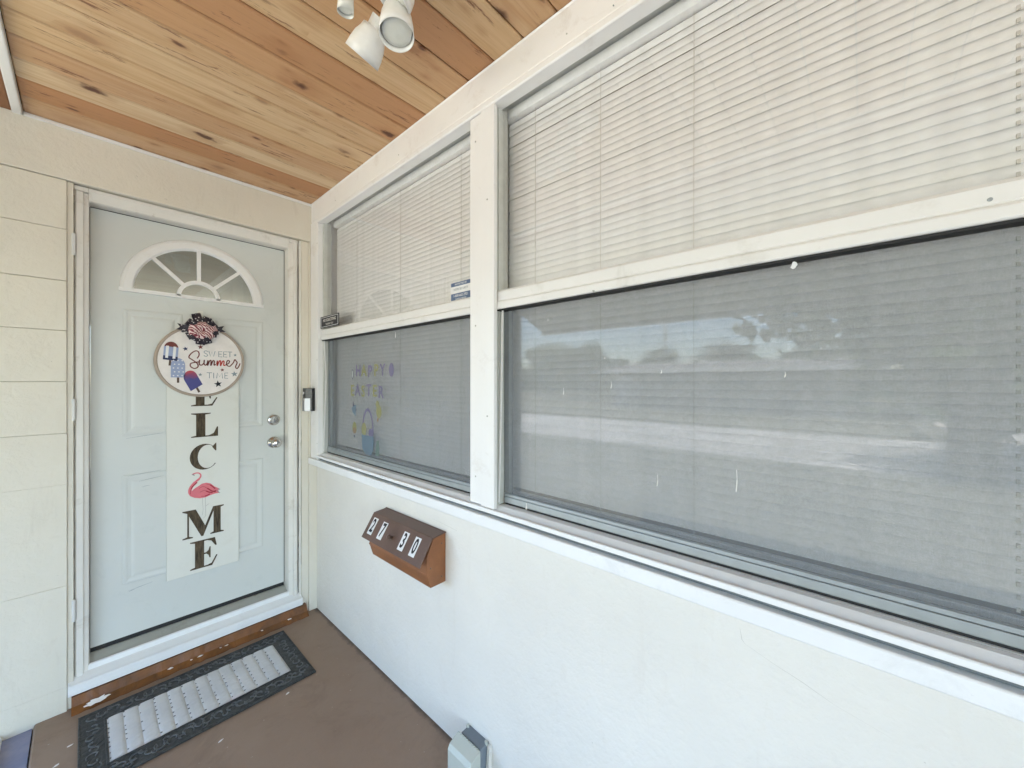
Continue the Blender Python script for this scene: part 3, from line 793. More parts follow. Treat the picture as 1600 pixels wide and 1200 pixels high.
p1, T1 = popsicle(280, 525, 160, 215, R(5), ((-107, -45, 'ink_brick'), (-48, 60, 'ink_blue'), (60, 107, 'ink_navy')), 'popsicle')
for a in (-42, 38):
    mb = MB(); mb.stroke([SP(*T1(a, -55)), SP(*T1(a, 85))], .011, (0, YS-.0005, 0), DU, DV, .0009); mb.build('stripe', M['ink_white'], p1)
p2, T2 = popsicle(357, 718, 160, 225, R(0), ((-112, 112, 'ink_blue'),), 'popsicle')
mb = MB()
for i in range(3):
    for j in range(5):
        c = SP(*T2(-50 + 48*i + (12 if j % 2 else 0), -85 + 44*j)); mb.poly([(c[0]+.0032*math.cos(q), c[1]+.0032*math.sin(q)) for q in [k_*math.pi/4 for k_ in range(8)]], (0, YS-.0003, 0), DU, DV, .0008)
mb.build('dots', M['ink_white'], p2)
popsicle(515, 855, 160, 225, R(-30), ((-112, 112, 'pop_grad'),), 'popsicle')
# bow
bw = MB().lathe([(0, 0), (.016, .0), (.020, .010), (.014, .022), (0, .025)], (-.562, YS-.012, 1.688), (0, -1, 0), 12).build('bow', M['ribbon_stripe'], rs, smooth=True)
def loop(ang, L, w, mat, lift, squish=1.0):
    d = Vector((math.cos(ang), 0, math.sin(ang)*squish)); p = Vector((-math.sin(ang), 0, math.cos(ang)))
    O = Vector((-.562, YS-.010-lift, 1.688)); bm = bmesh.new(); rows = []
    for i in range(13):
        a = 2*math.pi*i/12
        r = L*(.5 - .5*math.cos(a)); yy = -.020*math.sin(a)
        wd = w*(.35 + .65*math.sin(a/2))
        c = O + d*r + Vector((0, yy, 0))
        rows.append((bm.verts.new(c - p*wd/2 + Vector((0, -.004, 0))), bm.verts.new(c), bm.verts.new(c + p*wd/2 + Vector((0, -.004, 0)))))
    for a, b in zip(rows[:-1], rows[1:]):
        for i in range(2): bm.faces.new((a[i], b[i], b[i+1], a[i+1]))
    m = MB(); m.bm.free(); m.bm = bm; m.build('ribbon_loop', M[mat], bw, smooth=True)
for i, a in enumerate((5, 38, 72, 108, 146, 176, 208, 238, 262, 290, 322, 350)):
    loop(R(a), random.uniform(.070, .092) if a < 200 else random.uniform(.055, .075), .038, 'ribbon_star', random.uniform(-.004, .006), 1.05)
for a in (20, 60, 95, 130, 165, 195, 225, 255, 285, 315, 345):
    loop(R(a), random.uniform(.045, .065), .030, 'ribbon_stripe', .014 + random.uniform(0, .006), .85)
for a, L in ((172, .105), (12, .10), (95, .06)):
    mb = MB(); d = Vector((math.cos(R(a)), -.05, math.sin(R(a)))); p = Vector((-math.sin(R(a)), 0, math.cos(R(a)))); O = Vector((-.562, YS-.012, 1.688))
    v = [mb.bm.verts.new(q) for q in (O-p*.010, O+d*L-p*.016, O+d*(L-.014), O+d*L+p*.016, O+p*.010)]; mb.bm.faces.new(v); mb.build('ribbon_tail', M['ribbon_star'], bw)
hk = thing('wall_hook', 'small clear adhesive hook on the door holding the round sign', 'hook', (-.562, .095, 1.775))
MB().box(-.574, -.550, .094, .0995, 1.755, 1.800).build('hook_base', M['banner'], hk, .002)
MB().tube([(-.562, .094, 1.775), (-.562, .080, 1.768), (-.562, .076, 1.775)], .003, 8).build('hook_arm', M['banner'], hk)
mb = MB(); mb.tube([(-.562, .079, 1.772), (-.566, .074, 1.74), (-.562, .066, 1.70)], .0014, 6); mb.build('hanging_string', M['cord'], rs)

# ================================================================== WINDOWS
tr = thing('window_trim', 'white painted wooden trim boards framing the two windows', 'trim', (-.02, -2, 1.6))
# header board, with bead
mb = MB(); mb.prof([(.0, 2.398), (-.030, 2.398), (-.032, 2.404), (-.036, 2.408), (-.036, 2.512), (-.040, 2.518), (.0, 2.518)], 'y', W_END-.15, -.0065)
mb.build('header_board', M['white'], tr, .0015)
mb = MB(); mb.prof([(.0, 2.371), (-.043, 2.371), (-.047, 2.375), (-.047, 2.392), (-.043, 2.3965), (.0, 2.3965)], 'y', W_END-.15, -.124)
mb.build('header_bead', M['white'], tr, .001)
box_obj('side_board', M['white'], (-.040, .0, -.108, -.0065, .917, 2.3965), tr, .003)
box_obj('side_stop', M['white'], (-.044, .012, -.128, -.1085, .952, 2.370), tr, .002)
box_obj('mullion_board', M['white'], (-.040, .012, -1.543, -1.482, .985, 2.3695), tr, .0025)
box_obj('mullion_board', M['white'], (-.046, -.029, -1.610, -1.545, .983, 2.3695), tr, .0025)
box_obj('mullion_joint', M['groove'], (-.036, .010, -1.5446, -1.5434, .986, 2.369), tr)
mb = MB(); mb.prof([(-.0005, .915), (-.052, .915), (-.054, .918), (-.054, .951), (-.051, .954), (-.0005, .954)], 'y', W_END-.15, -.0065)
mb.build('apron_board', M['white2'], tr, .0015)
mb = MB(); mb.prof([(-.0005, .9545), (-.034, .9545), (-.034, .966), (-.0005, .966)], 'y', W_END-.15, -.110)
mb.build('sill_groove', M['groove'], tr)  # recess coloured dark so its shade is in the paint
box_obj('track_groove_shade', M['groove'], (-.0408, -.0382, W_END-.14, -.112, .9763, .9790), tr)  # dark strip filling the narrow groove as painted shade
mb = MB(); mb.prof([(-.0005, .9665), (-.048, .9665), (-.0495, .969), (-.0495, .979), (-.047, .981), (-.041, .981), (-.041, .976), (-.038, .976), (-.037, .9775), (-.016, .9905), (-.002, .9915), (-.0005, .9915)], 'y', W_END-.15, -.110)
mb.build('sill_track', M['white2'], tr, .0008)

def slat_mesh(L, name):
    # 25 mm crowned slat, closed, lower edge turned outwards
    bm = bmesh.new(); tilt = R(79); pts = []
    for i in range(5):
        s_ = -.0125 + .025*i/4; c_ = .0016*(1-(s_/.0125)**2)
        # s_ runs from lower outer edge to upper inner edge
        pts.append((s_*math.cos(tilt) - c_*math.sin(tilt), s_*math.sin(tilt) + c_*math.cos(tilt)))
    a = [bm.verts.new((x, L/2, z)) for x, z in pts]; b = [bm.verts.new((x, -L/2, z)) for x, z in pts]
    for i in range(4): f = bm.faces.new((a[i], a[i+1], b[i+1], b[i])); f.smooth = True
    me = bpy.data.meshes.new(name); bm.to_mesh(me); bm.free(); me.materials.append(M['vinyl'])
    return me
def blind(y1, y0, label, cords, big=None):
    xb = .062
    t = thing('window_blind', label, 'blind', (xb, (y0+y1)/2, 2.36))
    L = y1-y0; me = slat_mesh(L, 'slat')
    box_obj('headrail', M['vinyl'], (xb-.022, xb+.010, y0-.003, y1+.003, 2.361, 2.394), t, .002)
    z = 2.345; i = 0
    while z > 1.035:
        o = bpy.data.objects.new('slat', me); col.objects.link(o); o.parent = t
        o.location = (random.uniform(-.0006, .0006), random.uniform(-.0012, .0012), z - 2.36 + random.uniform(-.0002, .0002))
        o.rotation_euler = (random.gauss(0, .0003), random.gauss(0, R(.25)), random.gauss(0, .0003))
        z -= .0212; i += 1
    box_obj('bottom_rail', M['vinyl'], (xb-.012, xb+.006, y0, y1, 1.016, 1.028), t, .002)
    for c in cords:
        mb = MB(); mb.tube([(xb-.0068, c, 2.36), (xb-.0075, c+.0005, 1.7), (xb-.0068, c, 1.02)], .0007, 5); mb.build('ladder_cord', M['cord'], t)
    for c in big or ():
        mb = MB(); zz = 2.345 - .009
        while zz > 1.04:
            mb.box(xb-.0105, xb-.0065, c-.0022, c+.0022, zz-.0055, zz+.0015); zz -= .0212
        mb.build('cord_knots', M['cord'], t)
    return t
blind(-.150, -1.484, 'narrower closed white slatted blind behind the left window beside the door', (-.42, -.87, -1.321))
blind(-1.583, W_END+.03, 'wide closed white slatted blind behind the big right window', (-1.71, -1.96, -2.224, -3.6), (-2.732,))

def window(y1, y0, label, bow, cw=.012):
    t = thing('window', label, 'window', (0, (y0+y1)/2, 1.0))
    # aluminium frame
    fr = MB()
    fr.box(-.018, .050, y0, y1, 2.3975, 2.4095)      # head
    box_obj('frame_base', M['white2'], (.0, .028, y0, y1, .9870, .9918), t)
    frm = fr.build('frame', M['alum_green'], t, .001)
    mb = MB(); mb.box(-.016, .030, y1-cw, y1+.0, .994, 2.3975); mb.build('side_channel', M['alum_green'], t, .001)
    mb = MB(); mb.box(-.016, .030, y0-.0035, y0+.012, .994, 2.3975); mb.build('side_channel', M['alum_green'], t, .001)
    # upper fixed pane
    box_obj('pane', M['glass'], (.0045, .0075, y0+.012, y1-cw, 1.735, 2.3975), t)
    # meeting rail, in two steps
    mb = MB(); mb.prof([(.010, 1.6965), (-.022, 1.6965), (-.024, 1.700), (-.024, 1.727), (-.018, 1.735), (.010, 1.735)], 'y', y0+.001, y1-.001)
    mr = mb.build('meeting_rail', M['alum_white'], t, .001)
    mb = MB(); mb.prof([(.010, 1.669), (-.026, 1.669), (-.029, 1.672), (-.029, 1.690), (-.026, 1.6955), (.010, 1.6955)], 'y', y0+.001, y1-.001)
    mb.build('rail_lip', M['alum_white'], mr, .001)
    # lower sliding sash
    sash = MB(); sash.prof([(.012, .998), (.004, .998), (.002, 1.000), (.002, 1.019), (.012, 1.019)], 'y', y0+.013, y1-.013)
    sh = sash.build('sash_rail', M['alum'], t, .0012)
    mb = MB(); mb.prof([(.012, 1.0198), (.0045, 1.0198), (.0045, 1.029), (.012, 1.031)], 'y', y0+.013, y1-.013); mb.build('sash_bead', M['alum'], sh, .0008)
    box_obj('sash_shadow_gap', M['void'], (.006, .030, y0+.013, y1-.013, .9922, .9975), t)  # black strip standing in for the shadow under the sash rail
    box_obj('rail_shadow_line', M['void'], (-.0225, .008, y0+.002, y1-.002, 1.6640, 1.6688), t)  # black strip painted in as the shadow line below the meeting rail
    box_obj('sash_stile', M['alum'], (.012, .034, y1-.022-cw, y1-cw-.001, 1.0195, 1.669), t, .001)
    box_obj('sash_stile', M['alum'], (.012, .034, y0+.013, y0+.034, 1.0195, 1.669), t, .001)
    box_obj('sash_pane', M['glass'], (.026, .029, y0+.034, y1-.022-cw, 1.000, 1.669), t)
    # insect screen with its bent edge strip
    mb = MB(); b = mb.bm
    v = [b.verts.new(p) for p in ((.0075, y1-cw-.002, 1.031), (.0075, y0+.014, 1.031), (.0075, y0+.014, 1.669), (.0075, y1-cw-.002, 1.669))]; b.faces.new(v)
    mb.build('insect_screen', M['screen'], t)
    mb = MB(); k_ = len(bow)
    for (za, ya), (zb, yb) in zip(bow[:-1], bow[1:]):
        mb._ex([(Vector((x, ya+d, za)), Vector((x, yb+d, zb))) for x, d in ((-.018, 0), (-.012, 0), (-.012, .005), (-.018, .005))])
    mb.build('screen_edge_strip', M['alum_white'], t)
    # drips of old paint on the rail
    return t
w1 = window(-.130, -1.497, 'left aluminium sash window beside the front door, with holiday clings and stickers', [(1.668, -.150), (1.45, -.176), (1.25, -.162), (1.0, -.142)])
w2 = window(-1.6005, W_END+.01, 'large right aluminium sash window with a reflected street in its lower screened pane', [(1.668, -1.625), (1.4, -1.619), (1.0, -1.606)], .004)
# paint drips
def drip(parent, y, z, h, w=.004, x=-.0005):
    mb = MB(); mb.stroke([(-y, z), (-y+.001, z-h*.5), (-y-.0008, z-h)], [w*.4, w, w*.6], (x, 0, 0), WU, WV, .001, True); mb.build('paint_drip', M['cord'], parent)
drip(w1, -.905, 1.655, .028, .005, .0065); drip(w2, -1.715, 1.018, .024, .007, .0015)
for y, z, h in ((-2.15, 1.18, .03), (-2.33, 1.22, .05), (-2.42, 1.44, .012), (-1.86, 1.40, .02), (-2.02, 1.42, .02), (-2.16, 1.45, .01), (-1.80, 1.62, .008), (-2.0, 1.49, .006)): drip(w2, y, z, h, .0022, .0068)
def blob(parent, O, r, mat, name='paint_blob'):
    pts = [(r*random.uniform(.5, 1.1)*math.cos(a), r*random.uniform(.5, 1.3)*math.sin(a)) for a in [i*math.pi/5 for i in range(10)]]
    MB().poly(pts, O, WU, WV, .003).build(name, mat, parent)
blob(w2, (-.008, -2.437, 1.657), .007, M['ink_white']); blob(w2, (-.0292, -1.985, 1.672), .0035, M['sill_grey'])
blob(tr, (-.0365, -2.05, 2.42), .002, M['ink_grey'], 'nail_head')
for y in (-.35, -1.0, -1.9, -2.5): MB().lathe([(0, 0), (.0025, 0), (.0022, .0012), (0, .0014)], (-.0360, y, 2.436), (-1, 0, 0), 8).build('nail_head', M['sill_grey'], tr)
MB().lathe([(0, 0), (.0032, 0), (.0028, .002), (0, .0022)], (-.0242, -2.690, 1.706), (-1, 0, 0), 12).build('screw', M['alum'], w2)

# ---- stickers on the glass
for y, z in ((-.118, 1.05), (-.118, 1.55), (-.118, 2.25), (-1.512, 1.08), (-1.512, 1.62), (-1.512, 2.28), (-1.578, 1.30), (-1.578, 2.05)):
    MB().lathe([(0, 0), (.0032, 0), (.0028, .0012), (0, .0014)], (-.0442 if y > -.2 else (-.0402 if y > -1.54 else -.0462), y, z), (-1, 0, 0), 10).build('nail_head', M['sill_grey'], tr)
st = thing('window_sticker', 'small black NO SOLICITING sticker low in the corner of the left upper pane', 'sticker', (0, -.2, 1.77))
XG = .0042
def stk(parent, name, mat, y0, y1, z0, z1, x=XG, d=.0006): return MB().poly([(-y0, z0), (-y1, z0), (-y1, z1), (-y0, z1)], (x, 0, 0), WU, WV, d).build(name, mat, parent)
XB = -.0300
stk(st, 'backing', M['ink_black'], -.140, -.385, 1.7365, 1.8040, XB, .003)
mb = MB()
for p in (((.148, .152), (1.742, 1.7985)), ((.373, .377), (1.742, 1.7985)), ((.152, .373), (1.742, 1.7445)), ((.152, .373), (1.796, 1.7985))):
    mb.poly([(p[0][0], p[1][0]), (p[0][1], p[1][0]), (p[0][1], p[1][1]), (p[0][0], p[1][1])], (XB-.0031, 0, 0), WU, WV, .0004)
mb.build('border_line', M['ink_white'], st)
text_obj('lettering', 'NO SOLICITING', M['cord'], .023, (XB-.0031, -.262, 1.779), WU, WV, st, .0004, 1.05, 'CENTER', .0004)
text_obj('lettering', 'THANK YOU', M['cord'], .016, (XB-.0031, -.262, 1.756), WU, WV, st, .0004, 1.1)
st = thing('window_sticker', 'white and navy security sticker with a phone number beside the mullion post', 'sticker', (0, -1.4, 1.77))
stk(st, 'backing', M['ink_white'], -1.318, -1.440, 1.738, 1.812)
stk(st, 'top_band', M['slate'], -1.320, -1.438, 1.796, 1.811, XG-.0006, .0003)
stk(st, 'bottom_band', M['slate'], -1.320, -1.438, 1.739, 1.768, XG-.0006, .0003)
text_obj('lettering', 'PROTECTED BY', M['ink_white'], .010, (XG-.0009, -1.379, 1.803), WU, WV, st, .0003)
text_obj('lettering', 'HOME SECURITY', M['ink_grey'], .0125, (XG-.0006, -1.379, 1.783), WU, WV, st, .0003, .9)
text_obj('lettering', '1-800-662-2921', M['ink_white'], .0145, (XG-.0009, -1.379, 1.758), WU, WV, st, .0003, .95)
text_obj('lettering', '24 HOUR SERVICE', M['ink_white'], .008, (XG-.0009, -1.379, 1.745), WU, WV, st, .0003)

# ---- gel clings on the inside of the lower left pane
XC = .0255
def cl_letter(word, cols, y0, z, size, step, label):
    t = thing('window_cling', label, 'window cling', (XC, y0, z), 'holiday gel clings on the left window')
    for i, ch in enumerate(word):
        text_obj('letter', ch, M[cols[i % len(cols)]], size, (XC, y0 - i*step, z + random.uniform(-.004, .004)), WU, WV, t, .0008, 1.0, 'CENTER', .0022)
cl_letter('HAPPY', ['cling_purple', 'cling_yellow'], -.495, 1.475, .085, .064, 'purple and yellow HAPPY gel letters inside the lower left pane')
cl_letter('EASTER', ['cling_yellow', 'cling_purple'], -.425, 1.368, .085, .062, 'yellow and purple EASTER gel letters below the HAPPY letters')
def clg(label, polys):
    t = thing('window_cling', label, 'window cling', (XC, -.6, 1.2), 'holiday gel clings on the left window')
    for j, (nm, mat, pts) in enumerate(polys): MB().poly([(-y, z) for y, z in pts], (XC - .0003*j, 0, 0), WU, WV, .0008).build(nm, M[mat], t)
def ell(y, z, a, b, n_=14): return [(y + a*math.cos(2*math.pi*i/n_), z + b*math.sin(2*math.pi*i/n_)) for i in range(n_)]
clg('purple egg shaped gel cling right of the HAPPY letters', [('egg', 'cling_purple', ell(-.835, 1.478, .022, .034))])
clg('small dark outlined oval cling left of the HAPPY letters', [('oval', 'cling_navy', ell(-.428, 1.462, .012, .028)), ('centre', 'vinyl', ell(-.428, 1.462, .008, .022))])
clg('yellow chick cling above right of the basket cling', [('body', 'cling_yellow', ell(-.715, 1.268, .026, .036)), ('head', 'cling_yellow', ell(-.70, 1.305, .016, .018)), ('foot', 'cling_orange', ell(-.705, 1.225, .008, .010))])
clg('yellow and orange flower cling left of the basket cling', [('body', 'cling_yellow', ell(-.452, 1.165, .024, .034)), ('centre', 'cling_orange', ell(-.452, 1.150, .018, .018)), ('foot', 'cling_navy', ell(-.452, 1.118, .010, .006))])
clg('small dark blue butterfly cling near the left edge of the pane', [('wing', 'cling_navy', [(-.43, 1.31), (-.455, 1.285), (-.435, 1.265)]), ('wing', 'cling_navy', [(-.455, 1.29), (-.475, 1.262), (-.452, 1.245)]), ('body', 'cling_blue', [(-.42, 1.275), (-.47, 1.295), (-.465, 1.23), (-.43, 1.25)])])
arc = [(-.60 + .062*math.cos(math.pi*i/10), 1.15 + .13*math.sin(math.pi*i/10)) for i in range(11)]
arci = [(-.60 + .050*math.cos(math.pi*i/10), 1.15 + .115*math.sin(math.pi*i/10)) for i in range(10, -1, -1)]
clg('blue gel basket cling with an arched handle and eggs', [('handle', 'cling_purple', arc + arci), ('egg', 'cling_yellow', ell(-.560, 1.165, .026, .036)), ('egg', 'cling_purple', ell(-.635, 1.150, .024, .024)), ('basket', 'cling_blue', [(-.535, 1.135), (-.665, 1.135), (-.658, 1.06), (-.635, 1.035), (-.575, 1.035), (-.545, 1.06)])])
clg('green grass tuft cling beside the blue basket', [('tuft', 'cling_green', [(-.690, 1.115), (-.715, 1.12), (-.720, 1.04), (-.680, 1.04)])])

# ================================================================== DOORBELL
bl = thing('doorbell', 'black and silver video doorbell beside the door on the window side board', 'doorbell', (-.04, -.05, 1.31))
mb = MB(); mb._ex([(Vector((x, y, 1.243)), Vector((x, y, 1.381))) for x, y in ((-.0405, -.012), (-.046, -.010), (-.088, -.024), (-.094, -.030), (-.092, -.060), (-.060, -.078), (-.0405, -.078))])
bb = mb.build('housing', M['black_gloss'], bl, .003)
mb = MB(); mb._ex([(Vector((x, y, 1.243)), Vector((x, y, 1.320))) for x, y in ((-.0945, -.0315), (-.0975, -.034), (-.0955, -.0615), (-.068, -.0775), (-.066, -.0735), (-.0915, -.0595))])
mb.build('silver_plate', M['silver'], bl, .001)
MB().lathe([(0, 0), (.010, 0), (.009, .003), (0, .005)], (-.0935, -.045, 1.352), (-1, -.05, 0), 20).build('lens', M['chrome'], bl, smooth=True)
MB().lathe([(0, 0), (.010, 0), (.009, .003), (0, .0035)], (-.0962, -.048, 1.290), (-1, -.05, 0), 20).build('button', M['silver'], bl)

# ================================================================== MAILBOX
mx = thing('mailbox', 'brown metal wall mailbox with sloping lid numbered 2730 below the left window', 'mailbox', (0, -1.07, .70))
YA, YBb = -.840, -1.290
prof_b = [(0, .560), (-.098, .585), (-.105, .600), (-.098, .785), (0, .800)]
body = MB().prof([(0, .612), (-.074, .612), (-.092, .668), (-.092, .735), (-.060, .800), (0, .808)], 'y', YBb, YA).build('body', M['mail_body'], mx, .002)
lid = MB()
LT = [(-.001, .8135), (-.066, .8075), (-.128, .7095)]
lid._ex([(Vector((x, YBb-.003, z)), Vector((x, YA+.003, z))) for x, z in ((-.001, .8095), (-.001, .8130), (-.0665, .8070), (-.1290, .7090), (-.1255, .7070), (-.0645, .8030))])
ld = lid.build('lid', M['mail_lid'], mx, .0012)
U = Vector((0, -1, 0)); A = Vector((-.1290, 0, .7090)); B = Vector((-.0665, 0, .8070)); V = (B-A).normalized(); LL = (B-A).length; N = U.cross(V)
lo = A + N*.0006
def on_lid(y, s_): return lo + Vector((0, y, 0)) + V*s_
mb = MB()
for i, (ch, yc) in enumerate((('2', -.883), ('7', -.967), ('3', -1.135), ('0', -1.218))):
    o = on_lid(yc, LL*.52)
    pl = MB().poly([(-.019, -.037), (.019, -.037), (.019, .037), (-.019, .037)], o, U, V, .0006).build('number_plate', M['ink_white'], mx)
    text_obj('numeral', ch, M['ink_black'], .080, o + N*.0007, U, V, pl, .0004, .62, 'CENTER', .002)
MB().box(-.0925, -.0915, YBb-.0015, YA+.0015, .664, .671).build('front_seam', M['mail_body'], mx, .0006)
for z_, x_ in ((.640, -.020), (.772, -.020), (.690, -.074)): MB().lathe([(0, 0), (.0034, 0), (.0026, .0014), (0, .0018)], (x_, YBb, z_), (0, -1, 0), 10).build('rivet', M['mail_lid'], mx, smooth=True)
MB().tube([(-.004, YBb-.004, .812), (-.004, YA+.004, .812)], .0032, 8).build('hinge_rod', M['mail_lid'], mx)
kp = on_lid(-1.052, LL*.45)
MB().lathe([(.007, 0), (.005, .010), (.009, .016), (.010, .021), (.0, .024)], kp, N, 16).build('lid_knob', M['mail_lid'], mx, smooth=True)

# ================================================================== OUTLET COVER
oc = thing('outlet_cover', 'grey outdoor outlet box with cloudy plastic cover low on the wall', 'outlet', (0, -1.48, .06))
MB().box(-.042, .0005, -1.540, -1.435, -.0, .118).build('box', M['box_grey'], oc, .003)
mb = MB(); mb._ex([(Vector((x, -1.545, z)), Vector((x, -1.425, z))) for x, z in ((-.046, .002), (-.092, .002), (-.098, .010), (-.098, .088), (-.088, .104), (-.050, .120), (-.046, .118))])
cv = mb.build('cover', M['clear'], oc, .005, seg=3)
mb = MB()
for i in range(9): mb.tube([(-.044, -1.430-.0125*i, .112), (-.052, -1.430-.0125*i, .1225)], .0032, 6)
mb.build('hinge_teeth', M['clear'], cv)
for y in (-1.438, -1.537): MB().tube([(-.010, y, .112), (-.012, y, .127)], .006, 8).build('latch', M['clear'], oc)
mb = MB(); mb._ex([(Vector((x, -1.541, z)), Vector((x, -1.556, z))) for x, z in ((.0, .0), (-.02, .0), (-.012, .11), (.0, .116))]); mb.build('torn_caulk', M['stucco'], oc, .002)

# ================================================================== DOORMAT
mt = thing('doormat', 'black rubber doormat with scrolled border and pale woven centre in front of the door', 'doormat', (-.61, -.33, 0))
MX0, MX1, MY0, MY1 = -.998, -.222, -.562, -.104
IX0, IX1, IY0, IY1 = -.918, -.302, -.470, -.192
mb = MB(); mb.box(MX0, MX1, MY0, IY0, .0005, .007); mb.box(MX0, MX1, IY1, MY1, .0005, .007); mb.box(MX0, IX0, IY0, IY1, .0005, .007); mb.box(IX1, MX1, IY0, IY1, .0005, .007)
border = mb.build('border', M['rubber'], mt)
mb = MB()
for x0, x1, y0, y1 in ((MX0, MX1, MY0, MY0+.006), (MX0, MX1, MY1-.006, MY1), (MX0, MX0+.006, MY0+.006, MY1-.006), (MX1-.006, MX1, MY0+.006, MY1-.006), (IX0-.008, IX1+.008, IY0-.008, IY0-.001), (IX0-.008, IX1+.008, IY1+.001, IY1+.008), (IX0-.008, IX0-.001, IY0, IY1), (IX1+.001, IX1+.008, IY0, IY1)):
    mb.box(x0, x1, y0, y1, .0068, .0105)
mb.build('raised_edge', M['rubber'], mt, .002)
mb = MB()
def scroll(cx, cy, r, ang, sgn):
    pts = []
    for i in range(15):
        t_ = i/14; a = ang + sgn*t_*4.6; rr = r*(1-.78*t_)
        pts.append((cx + rr*math.cos(a), cy + rr*math.sin(a), .0085))
    mb.tube(pts, [.0016 + .0022*(i/14) for i in range(15)], 6)
xs = MX0+.035
i = 0
while xs < MX1-.02:
    for yb in ((MY0+IY0)/2, (IY1+MY1)/2):
        scroll(xs, yb + random.uniform(-.008, .008), .026, random.uniform(0, 6.28) if i % 3 == 0 else i*1.7, 1 if i % 2 else -1)
        scroll(xs+.018, yb + (.018 if i % 2 else -.018), .014, i*2.1, -1 if i % 2 else 1)
    xs += .037; i += 1
yy = IY0+.01
while yy < IY1:
    for xb in ((MX0+IX0)/2, (IX1+MX1)/2): scroll(xb + random.uniform(-.006, .006), yy, .022, i*1.3, 1 if i % 2 else -1)
    yy += .036; i += 1
sr = mb.build('scroll_relief', M['relief'], mt, smooth=True); sr['kind'] = 'stuff'
box_obj('centre_base', M['weave'], (IX0, IX1, IY0, IY1, .0005, .006), mt)
nst = 13; sw_ = (IX1-IX0)/nst
for i in range(nst):
    xm = IX0 + sw_*(i+.5); mb = MB(); b = mb.bm; rows = []
    for j in range(25):
        y = IY0+.002 + (IY1-IY0-.004)*j/24; hz = .0096 + .0002*math.sin(j*2.0+i) + random.uniform(-.0003, .0003)
        rows.append([b.verts.new((xm+dx*sw_, y, z)) for dx, z in ((-.49, .006), (-.42, hz-.0012), (-.2, hz), (.2, hz), (.42, hz-.0012), (.49, .006))])
    for a, c in zip(rows[:-1], rows[1:]):
        for q in range(5): b.faces.new((a[q], a[q+1], c[q+1], c[q]))
    mb.build('woven_strip', M['weave'], mt, smooth=True)
# stitched dashes
mb = MB()
for i in range(nst):
    for j in range(9):
        if random.random() < .75:
            xm = IX0 + sw_*(i+.06); y = IY0 + .02 + j*.031 + random.uniform(-.004, .004); w_ = random.uniform(.0015, .0035); mb.box(xm-w_, xm+w_, y-.0018, y+.0018, .0085, .0106)
so_ = mb.build('stitch_marks', M['relief'], mt); so_['kind'] = 'stuff'

# ================================================================== CEILING LIGHT
lt = thing('ceiling_light', 'white ceiling spotlight fixture with frosted bell shades on the plank ceiling', 'light', (-.42, -1.64, 2.52))
MB().lathe([(.0, 0), (.065, 0), (.063, .014), (.045, .026), (.0, .028)], (-.42, -1.665, 2.5205), (0, 0, -1), 32).build('canopy', M['shade'], lt, smooth=True)
MB().tube([(-.42, -1.665, 2.495), (-.42, -1.665, 2.465)], .014, 16).build('stem', M['shade'], lt)
def shade(rim, d, Rr, L, mat='shade', nm='lamp_shade', tip=.30):
    d = Vector(d).normalized(); rim = Vector(rim); base = rim - d*L
    outer = [(Rr*tip, 0), (Rr*(tip+.18), L*.03), (Rr*.74, L*.20), (Rr*.88, L*.42), (Rr*.96, L*.70), (Rr, L)]
    inner = [(Rr*.96, L*.995), (Rr*.92, L*.72), (Rr*.83, L*.44), (Rr*.68, L*.24), (.0, L*.12)]
    s_ = MB().lathe([(0, 0)] + outer + inner, base, d, 40).build(nm, M[mat], lt, smooth=True)
    MB().tube([base + d*.004, base - d*.028], Rr*tip*.95, 16).build('lamp_holder', M['shade'], s_)
    MB().tube([base - d*.022, Vector((-.42, -1.665, 2.475))], .006, 8).build('arm', M['alum_white'], s_)
    MB().lathe([(.0, L*.93), (Rr*.5, L*.925), (Rr*.84, L*.90), (Rr*.87, L*.84), (Rr*.5, L*.5), (.0, L*.40)], base, d, 24).build('bulb', M['bulb'], s_, smooth=True)
shade((-.405, -1.590, 2.372), (-.10, -.17, -.98), .047, .105)
shade((-.432, -1.445, 2.376), (-.166, .739, -.75), .050, .082, tip=.5)
shade((-.425, -1.600, 2.445), (-.35, .35, -.8), .050, .07)
shade((-.512, -1.512, 2.408), (.02, .16, -.98), .021, .075, 'bulb', 'spot_bulb', .6)

# ================================================================== ACROSS THE STREET (seen in the glass)
def gable_house(label, x0, x1, y0, y1, zw, zr, rmat, over=.6):
    t = thing('house', label, 'house', ((x0+x1)/2, (y0+y1)/2, -.2))
    box_obj('wall', M['house_paint'], (x0, x1, y0, y1, -.2, zw), t)
    xm = (x0+x1)/2
    mb = MB(); mb._ex([(Vector((x, y0-over, z)), Vector((x, y1+over, z))) for x, z in ((x1+over, zw-.12), (x1+over, zw+.06), (xm, zr), (x0-over, zw+.06), (x0-over, zw-.12), (xm, zr-.18))]); mb.build('roof', rmat, t)
    mb = MB(); mb.box(x1+over+.005, x1+over+.04, y0-over, y1+over, zw-.12, zw+.08); mb.build('fascia', M['roof_white'], t)
    yy = y0+1.5
    while yy < y1-1.6:
        f = box_obj('window', M['roof_white'], (x1+.002, x1+.06, yy, yy+1.3, .9, 2.0), t)
        box_obj('pane', M['void'], (x1+.0605, x1+.07, yy+.08, yy+1.22, .97, 1.93), f)
        yy += 3.1
    box_obj('door', M['roof_white'], (x1+.002, x1+.05, y1-1.4, y1-.5, -.15, 1.9), t)
    return t
gable_house('low pale house with white eaves across the street, mirrored in the right window', -31, -21.5, -2.8, 9.4, 2.1, 2.75, M['roof_shingle'])
cp = thing('carport', 'open white carport on slim posts across the street, mirrored in the right window', 'carport', (-20, -7.5, -.2))
box_obj('roof', M['roof_white'], (-26, -18.5, -11.5, -3.9, 2.20, 2.36), cp)
